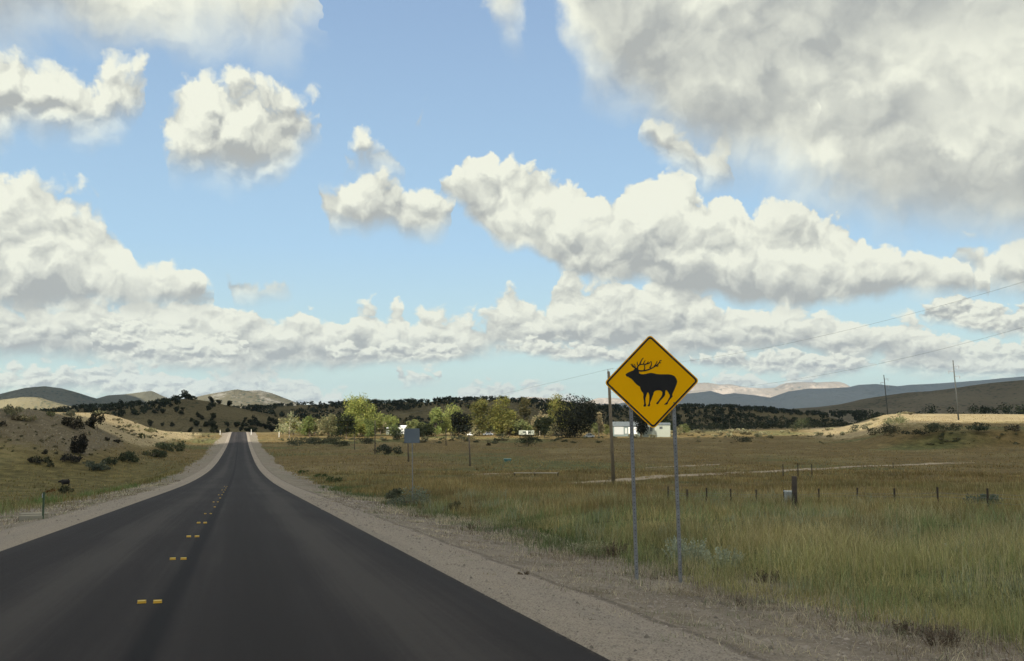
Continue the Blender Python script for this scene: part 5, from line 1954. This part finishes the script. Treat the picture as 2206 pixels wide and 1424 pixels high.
WEED_SPOTS = [(hit(a_, b_).x, hit(a_, b_).y, c_) for a_, b_, c_ in ((1478, 1222, 0.55), (1560, 1230, 0.6), (1425, 1216, 0.4), (1330, 1206, 0.5), (1262, 1202, 0.7), (1652, 1262, 0.5), (1950, 1372, 0.4), (2030, 1396, 0.6))]
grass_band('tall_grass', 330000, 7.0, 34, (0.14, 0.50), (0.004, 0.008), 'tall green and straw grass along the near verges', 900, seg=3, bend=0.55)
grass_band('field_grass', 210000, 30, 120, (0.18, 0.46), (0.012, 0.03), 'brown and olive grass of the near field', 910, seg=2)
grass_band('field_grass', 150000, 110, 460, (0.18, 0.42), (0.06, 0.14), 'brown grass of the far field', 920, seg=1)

# seed heads and taller weeds near the fence
r2 = np.random.default_rng(5)
n = 2600
x, y = scatter(n, 9, 40, 0.6, r2)
u = x + SKEW * y
k = (np.abs(u) > 8) & (fbm(x, y, 5, 2, 0.5, 180) > 0.0)
x, y = x[k], y[k]
P_ = np.stack([x, y, height(x, y)], 1)
blades('seed_stalks', P_, r2.uniform(0.5, 0.85, len(x)), r2.uniform(0.004, 0.009, len(x)), np.array([[0.46, 0.40, 0.22]]) * r2.uniform(0.7, 1.15, (len(x), 1)), 'pale dry seed stalks standing above the grass', 0.25, 2, 6)


# dead tufts and weeds on the rough strip beside the gravel
r2 = np.random.default_rng(8)


def tufts(name, n, urange, drange, hr, cols, label, per=26, spread=0.10, seed=0, wid=0.005, power=1.0):
    r2 = np.random.default_rng(seed)
    d = drange[0] * (drange[1] / drange[0]) ** (r2.random(n) ** power)
    u = r2.uniform(*urange, n)
    cx, cy = u - SKEW * d, d
    sc = r2.uniform(0.5, 1.5, n)
    rr = r2.normal(size=(n, per, 2)) * spread * sc[:, None, None] * np.array([1.5, 1.0])
    x, y = (cx[:, None] + rr[..., 0]).ravel(), (cy[:, None] + rr[..., 1]).ravel()
    ci = np.repeat(r2.integers(0, len(cols), n), per)
    c = np.array(cols)[ci] * r2.uniform(0.65, 1.3, (n * per, 1))
    hh = np.repeat(sc, per) * r2.uniform(hr[0], hr[1], n * per)
    ww = np.maximum(wid, np.hypot(x, y) * 0.0004) * r2.uniform(0.7, 1.4, n * per)
    return blades(name, np.stack([x, y, height(x, y)], 1), hh, ww, c, label, 1.5 if hr[1] < 0.21 else 0.6, 2, seed + 1)


DRY = [(0.30, 0.25, 0.17), (0.40, 0.34, 0.23), (0.15, 0.115, 0.08), (0.46, 0.40, 0.27), (0.20, 0.21, 0.12)]
tufts('bunch_grass', 520, (6.9, 22.0), (8.5, 42), (0.22, 0.50), [(0.33, 0.32, 0.15), (0.25, 0.27, 0.11), (0.42, 0.37, 0.20), (0.20, 0.24, 0.10), (0.27, 0.29, 0.18)], 'bunches of taller pale grass standing in the right hand verge', 60, 0.13, 41, wid=0.005)
tufts('bunch_grass', 200, (-18.0, -8.5), (24, 80), (0.22, 0.50), [(0.13, 0.19, 0.06), (0.20, 0.24, 0.10), (0.30, 0.28, 0.13)], 'bunches of green grass on the left verge', 60, 0.2, 43, wid=0.006)
tufts('dead_weeds', 520, (4.3, 7.6), (6.5, 60), (0.03, 0.11), DRY, 'dead weeds and straw on the rough strip right of the gravel', 24, 0.10, 21)
tufts('dead_weeds', 300, (5.6, 7.8), (7.0, 50), (0.07, 0.20), DRY, 'brown dead tufts at the edge of the right hand grass', 40, 0.14, 23)
tufts('dead_weeds', 520, (-9.5, -5.6), (14, 90), (0.03, 0.14), DRY, 'dead weeds on the rough strip left of the gravel', 22, 0.14, 25)
tufts('dead_weeds', 70, (3.3, 4.4), (6.5, 50), (0.015, 0.05), DRY, 'sparse short weeds in the gravel shoulder', 14, 0.06, 27)
tufts('green_weeds', 260, (6.2, 9.5), (14, 70), (0.10, 0.26), [(0.085, 0.12, 0.04), (0.11, 0.14, 0.06), (0.15, 0.165, 0.07)], 'fresh green weeds where the field meets the verge', 50, 0.22, 29)

# straw and little stones strewn on the dirt
r2 = np.random.default_rng(31)
n = 26000
d = 6.5 * (45 / 6.5) ** r2.random(n)
side = r2.random(n) < 0.8
u = np.where(side, r2.uniform(2.95, 7.4, n), r2.uniform(-8.5, -4.4, n))
x, y = u - SKEW * d, d
c = np.stack([x, y, height(x, y) + 0.004], 1)
s_ = np.maximum(0.010, d * 0.0006) * r2.uniform(0.5, 1.6, n) * np.where(r2.random(n) < 0.05, 2.6, 1) * np.where(u > 4.3, 1.25, 1)
off = np.array([[-1, -0.6, 0], [1, -0.7, 0], [0.8, 0.9, 0], [-0.9, 0.8, 0], [0.05, 0.0, 0.9]])
jit = r2.normal(size=(n, 5, 3)) * 0.18
V = c[:, None, :] + (off[None] + jit) * s_[:, None, None] * 0.6
bI = np.arange(n)[:, None] * 5
Tt = np.concatenate([bI + np.array([[a_, b_, 4]]) for a_, b_ in ((0, 1), (1, 2), (2, 3), (3, 0))])
tone = r2.uniform(0.6, 1.5, (n, 1)) * np.array([[0.215, 0.185, 0.155]])
o = mesh_np('pebbles', V.reshape(-1, 3), Ft=Tt, mat=tint_material('stone', 0.9, 0.0), col=np.repeat(tone, 5, axis=0))
tag(o, 'small stones and grit strewn over both shoulders', kind='stuff')


def weed(px, py, w, h, cols, label, n=500, name='weed', leaf=0.03, seed=0, upright=0.5):
    """a leafy roadside plant: stems with leaves"""
    p = hit(px, py)
    r3 = np.random.default_rng(seed)
    root = empty(name, p)
    ns = max(8, n // 22)
    k = p.y / FPX
    wm, hm = w * k, h * k
    C, cc = [], []
    mb = MB()
    for i in range(ns):
        a, q = r3.uniform(0, 2 * pi), sqrt(r3.random())
        bx_, by_ = cos(a) * q * wm / 2, sin(a) * q * wm / 2 * 0.6
        hh = hm * r3.uniform(0.45, 1.0)
        tip_ = Vector((bx_ * (1.0 + 0.25 * (1 - upright)) + r3.normal() * 0.02, by_ + r3.normal() * 0.02, hh))
        ft = Vector((bx_ * 0.7, by_ * 0.7, -0.02))
        mb.tube([ft, (ft + tip_) / 2 + Vector((0, 0, 0.02)), tip_], [0.004, 0.003, 0.001], 4, cap=False)
        for t in np.linspace(0.15, 1, n // ns):
            v_ = ft.lerp(tip_, t)
            C.append((v_.x + r3.normal() * 0.012, v_.y + r3.normal() * 0.012, max(0.01, v_.z)))
            cc.append(cols[r3.integers(len(cols))])
    C = np.array(C)
    V_, Q_ = leaf_quads(C, leaf, r3, aspect=0.35)
    col_ = np.repeat(np.array(cc) * r3.uniform(0.7, 1.25, (len(C), 1)), 4, axis=0)
    mesh_np('leaves', V_, Fq=Q_, mat=M_LEAF, parent=root, col=col_)
    mb.build('stems', plain('stem_' + str(seed), cols[0], 0.9), root)
    return tag(root, label, 'weed', 'weeds beside the verge')


SILV = [(0.36, 0.39, 0.29), (0.27, 0.30, 0.21), (0.44, 0.46, 0.33)]
BRN = [(0.13, 0.095, 0.065), (0.19, 0.14, 0.09), (0.08, 0.065, 0.05)]
YG = [(0.34, 0.34, 0.20), (0.24, 0.25, 0.13), (0.17, 0.19, 0.09)]
weed(1478, 1212, 84, 54, SILV, 'silvery green leafy weed at the foot of the right sign post', 1500, leaf=0.05, seed=1)
weed(1560, 1222, 90, 44, SILV, 'silvery weed spreading right from the sign post', 1100, leaf=0.05, seed=2)
weed(1425, 1208, 40, 34, [(0.14, 0.16, 0.09), (0.20, 0.20, 0.11)], 'green weed between the two sign posts', 500, leaf=0.04, seed=3)
weed(1330, 1200, 60, 36, BRN, 'brown dried weed left of the left sign post', 600, leaf=0.04, seed=4)
weed(1262, 1196, 100, 32, YG, 'low yellow green leafy weed left of the sign posts', 900, leaf=0.045, seed=5)
weed(1196, 1172, 60, 22, YG, 'small yellow green weed at the left end of the weed row', 420, leaf=0.045, seed=6)
weed(1652, 1256, 56, 30, BRN, 'brown dead weed right of the silvery weed', 520, leaf=0.03, seed=7)
weed(1950, 1368, 54, 34, BRN, 'dark dry tuft near the bottom right corner, left one of two', 520, leaf=0.022, seed=8)
weed(2030, 1392, 90, 46, BRN, 'dark dry tuft near the bottom right corner, right one of two', 900, leaf=0.022, seed=9)
weed(1128, 1238, 26, 8, BRN, 'small dark dry twig lying on the gravel', 120, leaf=0.03, seed=10)
weed(1016, 1142, 30, 14, BRN, 'small dark weed on the verge beyond the gravel', 160, leaf=0.04, seed=11)
weed(1180, 1152, 30, 16, [(0.08, 0.12, 0.035)], 'dark green weed at the edge of the grass', 200, leaf=0.05, seed=12)
weed(1592, 1306, 30, 22, BRN, 'thin dry weed alone on the bare dirt', 160, leaf=0.02, seed=13)

# one white flower
p = hit(2040, 1200)
q = at(2038, 1173, p.y)
fl = empty('white_flower', p)
tag(fl, 'single white flower in the green grass at the right', 'flower')
MB().tube([(0, 0, 0), (q - p) * 0.6 + Vector((0.01, 0, 0)), q - p], 0.003, 5).build('stem', M_GREENPOST, fl)
mb = MB()
for k in range(5):
    a = 2 * pi * k / 5
    c0 = q - p
    vs = [c0, c0 + Vector((cos(a - 0.4) * 0.022, -0.008, sin(a - 0.4) * 0.022)), c0 + Vector((cos(a) * 0.038, -0.014, sin(a) * 0.038)), c0 + Vector((cos(a + 0.4) * 0.022, -0.008, sin(a + 0.4) * 0.022))]
    mb.bm.faces.new([mb.bm.verts.new(v_) for v_ in vs])
mb.build('petals', M_WHITE, fl)
